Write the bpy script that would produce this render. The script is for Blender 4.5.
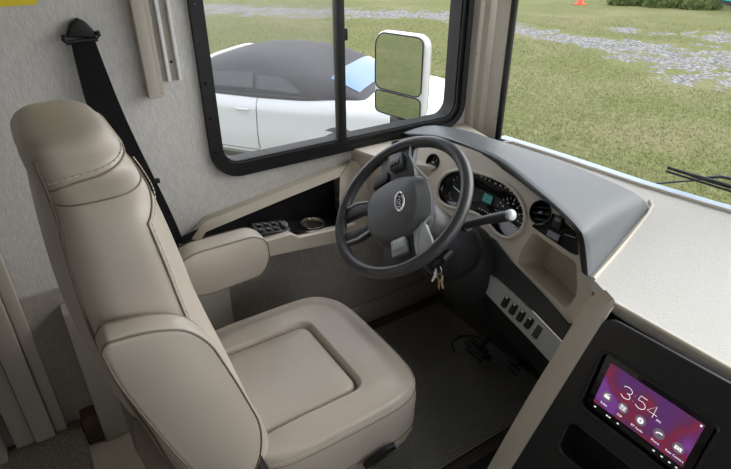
import bpy, bmesh, math, random
import numpy as np
from mathutils import Vector, Matrix
from mathutils.geometry import tessellate_polygon
random.seed(4); rng = np.random.default_rng(4)
R = math.radians
for o in list(bpy.data.objects): bpy.data.objects.remove(o)
scene = bpy.context.scene
COL = scene.collection

# ---------------------------------------------------------------- camera
F_PX, CX, CY = 540., 365.5, 234.5
TH, YAW = R(29.4), R(56.9)
CAM = np.array([0., 0., 1.55])
hd = np.array([math.cos(YAW), math.sin(YAW), 0.]); zz = np.array([0, 0, 1.])
FW = hd*math.cos(TH) - zz*math.sin(TH)
RT = np.array([math.sin(YAW), -math.cos(YAW), 0.])
UP = hd*math.sin(TH) + zz*math.cos(TH)
cam = bpy.data.cameras.new('camera'); cam.sensor_width = 36.; cam.lens = F_PX/731*36
cam.clip_start = .02; cam.clip_end = 500
co = bpy.data.objects.new('camera', cam); COL.objects.link(co)
m3 = np.array([RT, UP, -FW]).T
co.matrix_world = Matrix([list(m3[0])+[0.], list(m3[1])+[0.], list(m3[2])+[1.55], [0, 0, 0, 1]])
scene.camera = co

# ---------------------------------------------------------------- world, exposure
w = bpy.data.worlds.new('world'); scene.world = w; w.use_nodes = True
nt = w.node_tree; bg = nt.nodes['Background']
tc = nt.nodes.new('ShaderNodeTexCoord'); sx = nt.nodes.new('ShaderNodeSeparateXYZ'); rp = nt.nodes.new('ShaderNodeValToRGB')
nt.links.new(tc.outputs['Generated'], sx.inputs[0]); nt.links.new(sx.outputs['Z'], rp.inputs[0]); nt.links.new(rp.outputs[0], bg.inputs[0])
rp.color_ramp.elements[0].position = 0.; rp.color_ramp.elements[0].color = (.95, .97, 1., 1)
rp.color_ramp.elements[1].position = .8; rp.color_ramp.elements[1].color = (.86, .92, 1., 1)
bg.inputs[1].default_value = 1.0
sun = bpy.data.lights.new('sun', 'SUN'); sun.energy = 1.2; sun.angle = R(60); sun.color = (1, .95, .88)
so = bpy.data.objects.new('sun', sun); COL.objects.link(so)
so.rotation_euler = Vector((-.76, .32, -.58)).to_track_quat('-Z', 'Y').to_euler()
vs = scene.view_settings
vs.view_transform = 'Standard'; vs.look = 'None'; vs.exposure = 1.5; vs.gamma = 1.; vs.use_curve_mapping = False

# ---------------------------------------------------------------- helpers
def ray(x, y): return FW*F_PX + RT*(x-CX) - UP*(y-CY)
def on(x, y, ax, v):                      # pixel -> point on the plane  axis = v
    r = ray(x, y); return CAM + r*((v-CAM[ax])/r[ax])
def onp(x, y, P, n):                      # pixel -> point on a general plane
    r = ray(x, y); n = np.array(n); return CAM + r*(((np.array(P)-CAM) @ n)/(r @ n))

MATS = {}
def mat(name, col, rough=.5, metal=0., noise=0., nscale=20., bump=0., bscale=200., coat=0., stretch=None, col2=None, spec=.5, sheen=0.):
    m = bpy.data.materials.new(name); m.use_nodes = True; n = m.node_tree; b = n.nodes['Principled BSDF']
    b.inputs['Roughness'].default_value = rough; b.inputs['Metallic'].default_value = metal
    b.inputs['Coat Weight'].default_value = coat; b.inputs['Specular IOR Level'].default_value = spec
    b.inputs['Base Color'].default_value = (*col, 1)
    if sheen: b.inputs['Sheen Weight'].default_value = sheen
    tco = n.nodes.new('ShaderNodeTexCoord'); src = tco.outputs['Object']
    if stretch:
        mp = n.nodes.new('ShaderNodeMapping'); mp.inputs['Scale'].default_value = stretch
        n.links.new(src, mp.inputs[0]); src = mp.outputs[0]
    if noise > 0 or col2:
        t = n.nodes.new('ShaderNodeTexNoise'); t.inputs['Scale'].default_value = nscale; t.inputs['Detail'].default_value = 4
        n.links.new(src, t.inputs['Vector'])
        r_ = n.nodes.new('ShaderNodeValToRGB'); n.links.new(t.outputs['Fac'], r_.inputs[0]); n.links.new(r_.outputs[0], b.inputs['Base Color'])
        c2 = col2 or tuple(min(1, c*(1+noise)) for c in col); c1 = col if col2 else tuple(c*(1-noise) for c in col)
        r_.color_ramp.elements[0].position = .35; r_.color_ramp.elements[1].position = .65
        r_.color_ramp.elements[0].color = (*c1, 1); r_.color_ramp.elements[1].color = (*c2, 1)
    if bump > 0:
        t = n.nodes.new('ShaderNodeTexNoise'); t.inputs['Scale'].default_value = bscale; t.inputs['Detail'].default_value = 3
        n.links.new(src, t.inputs['Vector'])
        bp = n.nodes.new('ShaderNodeBump'); bp.inputs['Strength'].default_value = bump; bp.inputs['Distance'].default_value = .004
        n.links.new(t.outputs['Fac'], bp.inputs['Height']); n.links.new(bp.outputs[0], b.inputs['Normal'])
    MATS[name] = m; return m
def emis(name, col, s=1.):
    m = bpy.data.materials.new(name); m.use_nodes = True; b = m.node_tree.nodes['Principled BSDF']
    b.inputs['Base Color'].default_value = (*[c*.2 for c in col], 1); b.inputs['Emission Color'].default_value = (*col, 1); b.inputs['Emission Strength'].default_value = s
    b.inputs['Roughness'].default_value = .3; return m
def glassmat(name, refl=.06, tint=(1, 1, 1), haze=0., hazecol=(.6, .6, .6), rough=0.):
    m = bpy.data.materials.new(name); m.use_nodes = True; n = m.node_tree; n.nodes.clear()
    out = n.nodes.new('ShaderNodeOutputMaterial'); tr = n.nodes.new('ShaderNodeBsdfTransparent'); tr.inputs[0].default_value = (*tint, 1)
    gl = n.nodes.new('ShaderNodeBsdfGlossy'); gl.inputs['Roughness'].default_value = rough
    mx = n.nodes.new('ShaderNodeMixShader'); lw = n.nodes.new('ShaderNodeFresnel'); lw.inputs[0].default_value = 1.25
    n.links.new(lw.outputs[0], mx.inputs[0]); n.links.new(tr.outputs[0], mx.inputs[1]); n.links.new(gl.outputs[0], mx.inputs[2])
    last = mx
    if haze:
        df = n.nodes.new('ShaderNodeBsdfDiffuse'); df.inputs[0].default_value = (*hazecol, 1)
        m2 = n.nodes.new('ShaderNodeMixShader'); m2.inputs[0].default_value = haze
        n.links.new(mx.outputs[0], m2.inputs[1]); n.links.new(df.outputs[0], m2.inputs[2]); last = m2
    n.links.new(last.outputs[0], out.inputs[0]); return m

def link(name, me, m, parent=None, smooth=40, kind=None):
    o = bpy.data.objects.new(name, me); COL.objects.link(o)
    if m is not None: me.materials.append(m)
    if smooth:
        for p in me.polygons: p.use_smooth = True
        try: me.set_sharp_from_angle(angle=R(smooth))
        except Exception: pass
    if parent is not None:
        o.parent = parent
        loc = WLOC.get(parent.name, Vector((0, 0, 0)))
        me.transform(Matrix.Translation(-loc)); WLOC[o.name] = loc
    else: WLOC[o.name] = Vector((0, 0, 0))
    if kind: o['kind'] = kind
    return o
WLOC = {}
def obj(name, V, Fc, m, parent=None, smooth=40, kind=None):
    me = bpy.data.meshes.new(name); me.from_pydata([tuple(map(float, v)) for v in V], [], [tuple(f) for f in Fc]); me.validate()
    bm = bmesh.new(); bm.from_mesh(me); bmesh.ops.recalc_face_normals(bm, faces=bm.faces); bm.to_mesh(me); bm.free()
    return link(name, me, m, parent, smooth, kind)
def frombm(name, bm, m, parent=None, smooth=40, kind=None):
    bmesh.ops.recalc_face_normals(bm, faces=bm.faces)
    me = bpy.data.meshes.new(name); bm.to_mesh(me); bm.free(); return link(name, me, m, parent, smooth, kind)
def tag(o, label, cat=None, group=None, kind=None):
    o['label'] = label
    if cat: o['category'] = cat
    if group: o['group'] = group
    if kind: o['kind'] = kind
    # put the origin of a one-mesh thing at its base
    return o
def thing(name, label, cat, loc, group=None):
    o = bpy.data.objects.new(name, None); COL.objects.link(o); o.empty_display_size = .05
    o.location = loc; WLOC[o.name] = Vector(loc); o['label'] = label; o['category'] = cat
    if group: o['group'] = group
    return o
def struct(name, loc=(0, 0, 0)):
    o = bpy.data.objects.new(name, None); COL.objects.link(o); o.location = loc; WLOC[o.name] = Vector(loc); o['kind'] = 'structure'; return o

def bm_box(bm, c, s, rot=None, bev=0., seg=2):
    r = bmesh.ops.create_cube(bm, size=1.); vs_ = r['verts']
    M_ = Matrix.Translation(Vector(c)) @ (rot.to_4x4() if rot else Matrix()) @ Matrix.Diagonal((s[0], s[1], s[2], 1))
    bmesh.ops.transform(bm, matrix=M_, verts=vs_)
    if bev:
        ed = list({e for v in vs_ for e in v.link_edges})
        bmesh.ops.bevel(bm, geom=ed, offset=bev, segments=seg, affect='EDGES', profile=.6)
def box(name, c, s, m, parent=None, rot=None, bev=0., seg=2, kind=None):
    bm = bmesh.new(); bm_box(bm, c, s, rot, bev, seg); return frombm(name, bm, m, parent, 40, kind)
def box2(name, a, b, m, parent=None, bev=0., kind=None):
    a = np.array(a, float); b = np.array(b, float); return box(name, (a+b)/2, np.abs(b-a), m, parent, None, bev, 2, kind)
def frame(d, hint=(0, 0, 1)):
    d = np.array(d, float); d /= np.linalg.norm(d); h = np.array(hint, float)
    if abs(d @ h) > .95: h = np.array([1., 0, 0])
    s = np.cross(h, d); s /= np.linalg.norm(s); return s, np.cross(d, s), d
def bm_tube(bm, P, r, seg=8, closed=False, flat=1., hint=(0, 0, 1)):
    P = np.array(P, float); n = len(P); rr = r if hasattr(r, '__len__') else [r]*n; rings = []
    for i in range(n):
        a = P[(i-1) % n] if (closed or i > 0) else P[i]; b = P[(i+1) % n] if (closed or i < n-1) else P[i]
        s, u, d = frame(b-a, hint)
        rings.append([bm.verts.new(P[i] + rr[i]*(math.cos(t)*s + flat*math.sin(t)*u)) for t in np.linspace(0, 2*math.pi, seg, endpoint=False)])
    for i in range(n if closed else n-1):
        A, B = rings[i], rings[(i+1) % n]
        for k in range(seg): bm.faces.new((A[k], A[(k+1) % seg], B[(k+1) % seg], B[k]))
    if not closed: bm.faces.new(rings[0][::-1]); bm.faces.new(rings[-1])
def tube(name, P, r, m, parent=None, seg=10, closed=False, flat=1., hint=(0, 0, 1)):
    bm = bmesh.new(); bm_tube(bm, P, r, seg, closed, flat, hint); return frombm(name, bm, m, parent, 60)
def bm_lathe(bm, prof, o, ax, seg=32, hint=(0, 0, 1), c0=True, c1=True):       # prof: (radius, height along axis)
    s, u, d = frame(ax, hint); o = np.array(o, float); rings = []
    for r, h in prof:
        rings.append([bm.verts.new(o + d*h + max(r, 1e-5)*(math.cos(t)*s + math.sin(t)*u)) for t in np.linspace(0, 2*math.pi, seg, endpoint=False)])
    for A, B in zip(rings, rings[1:]):
        for k in range(seg): bm.faces.new((A[k], A[(k+1) % seg], B[(k+1) % seg], B[k]))
    if c0 and prof[0][0] > 1e-4: bm.faces.new(rings[0][::-1])
    if c1 and prof[-1][0] > 1e-4: bm.faces.new(rings[-1])
def lathe(name, prof, o, ax, m, parent=None, seg=32, c0=True, c1=True):
    bm = bmesh.new(); bm_lathe(bm, prof, o, ax, seg, (0, 0, 1), c0, c1); return frombm(name, bm, m, parent, 35)
def loft(name, S, m, parent=None, closed=True, caps=True, smooth=50, kind=None):
    S = [np.array(s) for s in S]; n = len(S[0]); V = [p for s in S for p in s]; Fc = []
    for i in range(len(S)-1):
        for k in range(n if closed else n-1):
            a, b = i*n+k, i*n+(k+1) % n; Fc.append((a, b, b+n, a+n))
    if caps and closed: Fc.append(tuple(range(n))[::-1]); Fc.append(tuple(range((len(S)-1)*n, len(S)*n)))
    return obj(name, V, Fc, m, parent, smooth, kind)
def prism(name, poly, off, m, parent=None, bev=0., seg=2, smooth=40):   # polygon of 3-D points extruded by vector off
    bm = bmesh.new(); vs_ = [bm.verts.new(tuple(map(float, p))) for p in poly]; f = bm.faces.new(vs_)
    r = bmesh.ops.extrude_face_region(bm, geom=[f]); ev = [v for v in r['geom'] if isinstance(v, bmesh.types.BMVert)]
    bmesh.ops.translate(bm, vec=Vector(tuple(map(float, off))), verts=ev)
    if bev: bmesh.ops.bevel(bm, geom=list(bm.edges), offset=bev, segments=seg, affect='EDGES', profile=.6, clamp_overlap=True)
    return frombm(name, bm, m, parent, smooth)
def rrect(cx_, cy_, hw, hh, r, n=6):
    P = []
    for (sx_, sy_, a0) in ((1, 1, 0), (-1, 1, 90), (-1, -1, 180), (1, -1, 270)):
        for k in range(n+1):
            a = R(a0 + 90*k/n); P.append((cx_+sx_*(hw-r)+r*math.cos(a), cy_+sy_*(hh-r)+r*math.sin(a)))
    return P
def roundpoly(P, r, n=4):                     # round the corners of a 2-D polygon
    P = [np.array(p, float) for p in P]; out = []
    for i in range(len(P)):
        a, b, c = P[i-1], P[i], P[(i+1) % len(P)]
        da, dc = a-b, c-b; la, lc = np.linalg.norm(da), np.linalg.norm(dc); q = min(r, la*.45, lc*.45)
        s, e = b+da/la*q, b+dc/lc*q
        for t in np.linspace(0, 1, n+1): out.append(tuple((1-t)**2*s + 2*t*(1-t)*b + t*t*e))
    return out
def holed(name, outer, holes, to3, m, parent=None, thick=0., nrm=(0, 0, 0), kind=None):   # flat plate with holes
    bm = bmesh.new(); nn = np.array(nrm, float)*thick
    for l in [outer]+holes:
        vs_ = []
        for p in l:
            q = Vector(tuple(float(c) for c in to3(*p)))
            if not vs_ or (vs_[-1].co-q).length > 1e-5: vs_.append(bm.verts.new(q))
        if (vs_[0].co-vs_[-1].co).length < 1e-5: bm.verts.remove(vs_.pop())
        for a, b_ in zip(vs_, vs_[1:]+vs_[:1]): bm.edges.new((a, b_))
    a, b_, c = [np.array(to3(*p)) for p in (outer[0], outer[len(outer)//3], outer[2*len(outer)//3])]
    bmesh.ops.triangle_fill(bm, use_beauty=True, use_dissolve=False, edges=list(bm.edges), normal=Vector(tuple(np.cross(b_-a, c-a))))
    if thick:
        r = bmesh.ops.extrude_face_region(bm, geom=list(bm.faces), use_keep_orig=True)
        bmesh.ops.translate(bm, vec=Vector(tuple(-nn)), verts=[v for v in r['geom'] if isinstance(v, bmesh.types.BMVert)])
    return frombm(name, bm, m, parent, 30, kind)
def catmull(P, n):
    P = np.array(P, float); N = len(P); out = []
    for t in np.linspace(0, N-1, n):
        i = min(int(t), N-2); f = t-i; p0, p1, p2, p3 = P[max(i-1, 0)], P[i], P[i+1], P[min(i+2, N-1)]
        out.append(.5*((2*p1)+(-p0+p2)*f+(2*p0-5*p1+4*p2-p3)*f*f+(-p0+3*p1-3*p2+p3)*f**3))
    return np.array(out)
def stitches(name, P, m, parent, step=.011, ln=.007, r=.0011):
    P = np.array(P, float); d = np.r_[0, np.cumsum(np.linalg.norm(np.diff(P, axis=0), axis=1))]; bm = bmesh.new(); s = 0
    while s+ln < d[-1]:
        a = [np.interp(s, d, P[:, k]) for k in range(3)]; b = [np.interp(s+ln, d, P[:, k]) for k in range(3)]
        bm_tube(bm, [a, b], r, 5); s += step
    return frombm(name, bm, m, parent, 60, 'stuff')
def text_mesh(s, size, shear=0.):
    c = bpy.data.curves.new('txt', 'FONT'); c.body = s; c.size = size; c.shear = shear; c.align_x = 'CENTER'; c.align_y = 'CENTER'; c.resolution_u = 3
    o = bpy.data.objects.new('txt', c); COL.objects.link(o); bpy.context.view_layer.update()
    me = bpy.data.meshes.new_from_object(o.evaluated_get(bpy.context.evaluated_depsgraph_get()))
    bpy.data.objects.remove(o); return me
def text(name, s, size, o, ex, ey, m, parent, shear=0.):
    me = text_mesh(s, size, shear); ex = Vector(ex).normalized(); ey = Vector(ey).normalized(); ez = ex.cross(ey)
    M_ = Matrix((ex, ey, ez)).transposed().to_4x4(); M_.translation = Vector(o); me.transform(M_)
    return link(name, me, m, parent, 0)

# ---------------------------------------------------------------- materials
mat('wall', (.56, .55, .53), .85, noise=.075, nscale=110, bump=.35, bscale=160, stretch=(1.6, 1, .55))
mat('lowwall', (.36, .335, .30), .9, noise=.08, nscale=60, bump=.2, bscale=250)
mat('leather', (.46, .41, .355), .38, noise=.03, nscale=8, bump=.10, bscale=420)
mat('leather2', (.44, .395, .34), .40, noise=.03, nscale=8, bump=.10, bscale=420)
mat('thread', (.66, .60, .50), .7)
mat('shell', (.16, .135, .105), .55)
mat('piping', (.20, .17, .135), .6)
mat('beige', (.57, .52, .445), .5, bump=.05, bscale=500)
mat('beige_top', (.58, .575, .55), .62, noise=.05, nscale=180, bump=.3, bscale=380)
mat('hoodgrey', (.10, .112, .122), .46, bump=.15, bscale=500)
mat('darkgrey', (.024, .026, .030), .45, bump=.08, bscale=400)
mat('black', (.010, .010, .011), .45, bump=.06, bscale=300, spec=.3)
mat('blackgloss', (.006, .006, .008), .08)
mat('rubber', (.014, .014, .014), .7)
mat('wheelgrey', (.045, .048, .055), .34, bump=.12, bscale=600)
mat('padgrey', (.075, .08, .09), .40, bump=.12, bscale=500)
mat('silver', (.30, .33, .37), .35, metal=.6)
mat('satin', (.42, .45, .48), .4, metal=.3)
mat('strip', (.42, .45, .49), .4, metal=.15)
mat('chrome', (.8, .8, .82), .12, metal=1.)
mat('steel', (.55, .5, .43), .25, metal=1.)
mat('brass', (.5, .38, .15), .3, metal=1.)
mat('cowl', (.22, .28, .37), .35)  # white paint; blue of the reflected sky put into the colour
mat('white', (.75, .75, .74), .4)
mat('aluminium', (.72, .73, .74), .45)
mat('trimbeige', (.43, .395, .345), .55)  # beige lowered: shade on the mouldings put into the colour
mat('vinyl', (.42, .37, .30), .55, col2=(.52, .46, .38), nscale=9, bump=.05)
mat('carpet', (.05, .04, .032), .95, col2=(.30, .26, .22), nscale=260, bump=.9, bscale=300)
mat('cabcarpet', (.04, .032, .026), .95, col2=(.13, .105, .085), nscale=220, bump=.8, bscale=260)
mat('belt', (.007, .007, .008), .8, spec=.15, bump=.3, bscale=500, stretch=(1, 1, 4))
mat('yellow', (.78, .60, .03), .5)
mat('red', (.75, .06, .02), .5)
mat('carwhite', (.52, .53, .55), .25, coat=.5)
mat('softtop', (.035, .034, .04), .8, bump=.2, bscale=60)
mat('tyre', (.015, .015, .015), .8)
mat('carglass', (.03, .035, .045), .05)
mat('rearglass', (.10, .17, .28), .06)
mat('mirror', (.62, .64, .64), .02, metal=1.)
mat('ceil', (.74, .72, .68), .8, bump=.1, bscale=120)
mat('needle', (.6, .85, .95), .5)
mat('teal', (.05, .42, .45), .5)
mat('leaf', (.06, .10, .022), .7, col2=(.15, .19, .06), nscale=3)
mat('wood', (.10, .065, .04), .5, noise=.3, nscale=14)
GLASS = glassmat('glass'); SCREEN = glassmat('insect_screen', haze=.22, hazecol=(.55, .55, .58))
LCD = emis('lcd', (.03, .17, .16), .16); ICON = emis('icon', (.9, .88, .92), .40); ICON2 = emis('iconring', (.10, .075, .10), .5)
# floor mat: fine ribs and a woven cross line
m = mat('mat', (.055, .05, .045), .85); n = m.node_tree; b = n.nodes['Principled BSDF']
tco = n.nodes.new('ShaderNodeTexCoord')
wv = n.nodes.new('ShaderNodeTexWave'); wv.bands_direction = 'Y'; wv.inputs['Scale'].default_value = 33; n.links.new(tco.outputs['Object'], wv.inputs[0])
wv2 = n.nodes.new('ShaderNodeTexWave'); wv2.bands_direction = 'X'; wv2.inputs['Scale'].default_value = 60; n.links.new(tco.outputs['Object'], wv2.inputs[0])
mu = n.nodes.new('ShaderNodeMath'); mu.operation = 'MULTIPLY_ADD'; mu.inputs[1].default_value = .3; n.links.new(wv2.outputs['Fac'], mu.inputs[0]); n.links.new(wv.outputs['Fac'], mu.inputs[2])
rr_ = n.nodes.new('ShaderNodeValToRGB'); n.links.new(mu.outputs[0], rr_.inputs[0]); rr_.color_ramp.elements[0].color = (.07, .065, .058, 1); rr_.color_ramp.elements[1].color = (.30, .28, .25, 1); n.links.new(rr_.outputs[0], b.inputs['Base Color'])
bp = n.nodes.new('ShaderNodeBump'); bp.inputs['Strength'].default_value = .8; bp.inputs['Distance'].default_value = .003; n.links.new(mu.outputs[0], bp.inputs['Height']); n.links.new(bp.outputs[0], b.inputs['Normal'])
# touchscreen wallpaper: flat print of purple and crimson facets
m = bpy.data.materials.new('wallpaper'); m.use_nodes = True; n = m.node_tree; b = n.nodes['Principled BSDF']; WALLP = m
tco = n.nodes.new('ShaderNodeTexCoord')
vo = n.nodes.new('ShaderNodeTexNoise'); vo.inputs['Scale'].default_value = 11; vo.inputs['Detail'].default_value = 1.; n.links.new(tco.outputs['Object'], vo.inputs['Vector'])
rr_ = n.nodes.new('ShaderNodeValToRGB'); n.links.new(vo.outputs['Fac'], rr_.inputs[0]); e = rr_.color_ramp.elements
e[0].position = .38; e[0].color = (.075, .022, .10, 1); e[1].position = .64; e[1].color = (.13, .035, .19, 1)
for p_, c_ in ((.46, (.085, .02, .06, 1)), (.52, (.15, .016, .035, 1)), (.58, (.10, .02, .09, 1))):
    q = e.new(p_); q.color = c_
n.links.new(rr_.outputs[0], b.inputs['Emission Color']); b.inputs['Emission Strength'].default_value = .45; b.inputs['Base Color'].default_value = (.01, .01, .01, 1); b.inputs['Roughness'].default_value = .12
G = MATS

# ---------------------------------------------------------------- coach shell
WY = 1.65; GZ = -1.12
def plateY(name, x0, x1, z0, z1, holes, y, th, m, parent, kind=None):
    return holed(name, [(x0, z0), (x1, z0), (x1, z1), (x0, z1)], holes, lambda a, b_: (a, y, b_), m, parent, th, (0, -1, 0), kind)
win = rrect(1.019, 1.235, .522, .375, .075, 8)
wl = plateY('wall_left', -3.4, 1.60, -.02, 2.08, [win], WY, .06, G['wall'], None, 'structure')
plateY('body_skin', -6.4, 1.60, -.75, 2.1, [win], WY+.06, .02, G['white'], wl)
wr = plateY('wall_right', -3.4, 1.60, -.02, 2.08, [rrect(1.0, 1.2, .5, .40, .06), rrect(-2.2, 1.3, .4, .30, .06)], -.75, .06, G['wall'], None, 'structure')  # unseen window openings added and sized to let daylight in
obj('ceiling', *(lambda a: ([(-3.4, -.8, 2.08), (1.75, -.8, 2.08), (1.75, 1.72, 2.08), (-3.4, 1.72, 2.08), (-3.4, -.8, 2.14), (1.75, -.8, 2.14), (1.75, 1.72, 2.14), (-3.4, 1.72, 2.14)], [(0, 1, 2, 3), (4, 5, 6, 7), (0, 1, 5, 4), (1, 2, 6, 5), (2, 3, 7, 6), (3, 0, 4, 7)]))(0), G['ceil'], None, 0, 'structure')
box2('wall_rear', (-3.46, -.8, 0), (-3.4, 1.72, 2.08), G['wall'], None, 0, 'structure')
box2('floor', (-3.4, -.75, -.06), (1.72, WY, 0), G['vinyl'], None, 0, 'structure')
box2('wall_front', (1.62, -.75, 0), (1.70, WY, .76), G['rubber'], None, 0, 'structure')
# lower wall lining, its cap, and the base board by the pedals
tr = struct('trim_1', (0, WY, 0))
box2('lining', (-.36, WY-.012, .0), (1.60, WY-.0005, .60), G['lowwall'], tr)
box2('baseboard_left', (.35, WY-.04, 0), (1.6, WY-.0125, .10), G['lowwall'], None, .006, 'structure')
tr3 = box2('trim_3', (-.055, 1.565, .001), (.45, WY-.0125, .55), G['trimbeige'], None, .004, 'structure')

# ---------------------------------------------------------------- window in the left wall
w1 = struct('window_1', (1.02, WY, .86))
def ringY(name, hw, hh, r, bw, y0, y1, m, parent, cx_=1.019, cz_=1.235, bev=True):
    a = rrect(cx_, cz_, hw, hh, r, 8); b_ = rrect(cx_, cz_, hw-bw, hh-bw, max(r-bw, .01), 8)
    S = []
    for P, y in ((a, y1), (a, y0), (b_, y0), (b_, y1)): S.append([(p[0], y, p[1]) for p in P])
    n_ = len(a); V = [p for s in S for p in s]; Fc = []
    for i in range(4):
        for k in range(n_):
            j = (i+1) % 4; Fc.append((i*n_+k, i*n_+(k+1) % n_, j*n_+(k+1) % n_, j*n_+k))
    return obj(name, V, Fc, m, parent, 30)
ringY('outer_frame', 0.542, .405, .095, .026, WY-.016, WY+.03, G['black'], w1)
ringY('inner_frame', 0.520, .383, .076, .020, WY-.006, WY+.075, G['black'], w1)
ringY('track', 0.501, .364, .057, .006, WY+.004, WY+.06, G['rubber'], w1)
box2('mullion', (.962, WY-.002, .872), (.992, WY+.03, 1.598), G['black'], w1, .004)
box2('sash_stile', (.992, WY+.028, .87), (1.010, WY+.05, 1.60), G['blackgloss'], w1, .003)
for i in range(9): box('screw', (.60+i*.105, WY-.0175, .842), (.006, .004, .006), G['blackgloss'], w1, None, .001, 1)
for i in range(6): box('screw', (.491, WY-.0175, .93+i*.11), (.006, .004, .006), G['blackgloss'], w1, None, .001, 1)
box('latch', (1.004, WY+.02, 1.24), (.014, .02, .04), G['black'], w1, None, .004)
def pane(name, x0, x1, y, m, parent):
    a = [p for p in rrect(1.019, 1.235, .496, .359, .053, 8)]
    P = [(min(max(p[0], x0), x1), y, p[1]) for p in a]; Q = []
    for p in P:
        if not Q or np.linalg.norm(np.array(Q[-1])-np.array(p)) > 1e-5: Q.append(p)
    if np.linalg.norm(np.array(Q[0])-np.array(Q[-1])) < 1e-5: Q.pop()
    return obj(name, Q, [tuple(range(len(Q)))], m, parent, 0)
pane('glass_pane', .515, .985, WY+.045, GLASS, w1); pane('glass_pane', .995, 1.525, WY+.055, GLASS, w1)
pane('insect_screen', .515, .975, WY+.012, SCREEN, w1)

# ---------------------------------------------------------------- front pillar and windshield
base_px = ((500, 138.5), (530, 147.5), (560, 157), (600, 170.5), (640, 184), (680, 196), (715, 206.5), (731, 211))
BZ = .775
base = np.array([on(x, y, 2, BZ) for x, y in base_px])
ext = [(1.69, 1.555, BZ)]+[tuple(b) for b in base[1:]]+[(base[-1][0]+.05, .35, BZ), (base[-1][0]+.05, .05, BZ), (base[-2][0], -.3, BZ), (1.70, -.62, BZ), (1.62, -.74, BZ)]
WB = catmull(ext, 60)
def up_ws(P, z): f = (z-BZ)/1.3; return [(p[0]-.10*f*(1 if p[0] > 1.68 else .2), p[1], z) for p in P]
w2 = struct('window_2', (1.75, .45, BZ))
S = [up_ws(WB, z) for z in (BZ, 1.1, 1.5, 2.08)]
loft('glass_pane', S, GLASS, w2, closed=False)
tube('gasket', [(1.690, 1.552, BZ-.01), (1.690, 1.552, 1.3), (1.684, 1.552, 2.08)], .014, G['black'], w2)
# pillar: ridged moulding swept up
pp = [(1.578, 1.648), (1.588, 1.628), (1.600, 1.626), (1.614, 1.632), (1.626, 1.612), (1.640, 1.606), (1.654, 1.607), (1.664, 1.592), (1.672, 1.570), (1.680, 1.556), (1.692, 1.556), (1.71, 1.60), (1.70, 1.69), (1.60, 1.72), (1.578, 1.71)]
ppp = [pp[0]]
pl_ = struct('trim_2', (1.6, 1.62, .76))
loft('pillar_cover', [[(x, y, z) for x, y in pp] for z in (.75, .78, 2.08)], G['beige'], pl_, smooth=35)
for z in (.86, 1.12, 1.4):
    lathe('screw', [(.0, .004), (.004, .003), (.005, 0)], (1.594, 1.627, z), (0, -1, 0), G['satin'], pl_, 10)
    lathe('screw', [(.0, .004), (.004, .003), (.005, 0)], (1.674, 1.566, z), (-.8, -.4, 0), G['satin'], pl_, 10)
# outside cowl under the windshield
cw = np.array(WB); nrm = np.array([1., .12, 0])
fc = struct('front_cowl', (1.8, .45, .5))
loft('cowl_panel', [[(p[0]-.012, p[1], BZ-.02) for p in cw], [(p[0]-.006, p[1], BZ+.002) for p in cw], [(p[0]+.055, p[1]+.01, BZ-.004) for p in cw], [(p[0]+.085, p[1]+.012, BZ-.04) for p in cw], [(p[0]+.09, p[1]+.012, -.6) for p in cw]], G['cowl'], fc, closed=False)

# ---------------------------------------------------------------- ground outside, gravel track, grass
def gravel_mask(X, Y):
    def seg(ax, ay, bx, by, w_):
        dx, dy = bx-ax, by-ay; t = np.clip(((X-ax)*dx+(Y-ay)*dy)/(dx*dx+dy*dy), 0, 1)
        d = np.hypot(X-ax-t*dx, Y-ay-t*dy); return np.clip(1-d/w_, 0, 1)
    g = np.zeros_like(X)
    pts = [on(*p, 2, GZ) for p in ((731, 62), (690, 62), (650, 50), (600, 43), (540, 33), (505, 27), (450, 16), (380, 13), (300, 12), (200, 8))]
    wd = [2.6, 2.2, 1.5, 1.1, 1.1, 1.2, 1.7, 2.0, 2.2, 2.4]
    for i in range(len(pts)-1): g = np.maximum(g, seg(*pts[i][:2], *pts[i+1][:2], (wd[i]+wd[i+1])/2))
    for p, r_ in (((731, 38), 1.6), ((690, 80), 1.0), ((625, 30), .8), ((655, 33), .6), ((620, 55), .7), ((731, 75), 1.4)):
        c = on(*p, 2, GZ); g = np.maximum(g, np.clip(1-np.hypot(X-c[0], Y-c[1])/r_, 0, 1))
    e0 = on(731, 62, 2, GZ); g = np.maximum(g, seg(e0[0], e0[1], e0[0]+6, e0[1]-8, 3.)); return g
nx, ny = 200, 200
gx = np.linspace(-14, 46, nx); gy = np.linspace(-14, 46, ny); GX, GY = np.meshgrid(gx, gy)
V = np.stack([GX.ravel(), GY.ravel(), np.full(nx*ny, GZ)], 1)
Fc = [(j*nx+i, j*nx+i+1, (j+1)*nx+i+1, (j+1)*nx+i) for j in range(ny-1) for i in range(nx-1)]
m = bpy.data.materials.new('lawn'); m.use_nodes = True; n = m.node_tree; b = n.nodes['Principled BSDF']; b.inputs['Roughness'].default_value = .95; b.inputs['Specular IOR Level'].default_value = .1
tco = n.nodes.new('ShaderNodeTexCoord'); at_ = n.nodes.new('ShaderNodeAttribute'); at_.attribute_name = 'gravel'
def N(scale, det=4, dist=0., st=None):
    t = n.nodes.new('ShaderNodeTexNoise'); t.inputs['Scale'].default_value = scale; t.inputs['Detail'].default_value = det; t.inputs['Distortion'].default_value = dist
    if st:
        mp = n.nodes.new('ShaderNodeMapping'); mp.inputs['Scale'].default_value = st; n.links.new(tco.outputs['Object'], mp.inputs[0]); n.links.new(mp.outputs[0], t.inputs['Vector'])
    else: n.links.new(tco.outputs['Object'], t.inputs['Vector'])
    return t.outputs['Fac']
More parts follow.
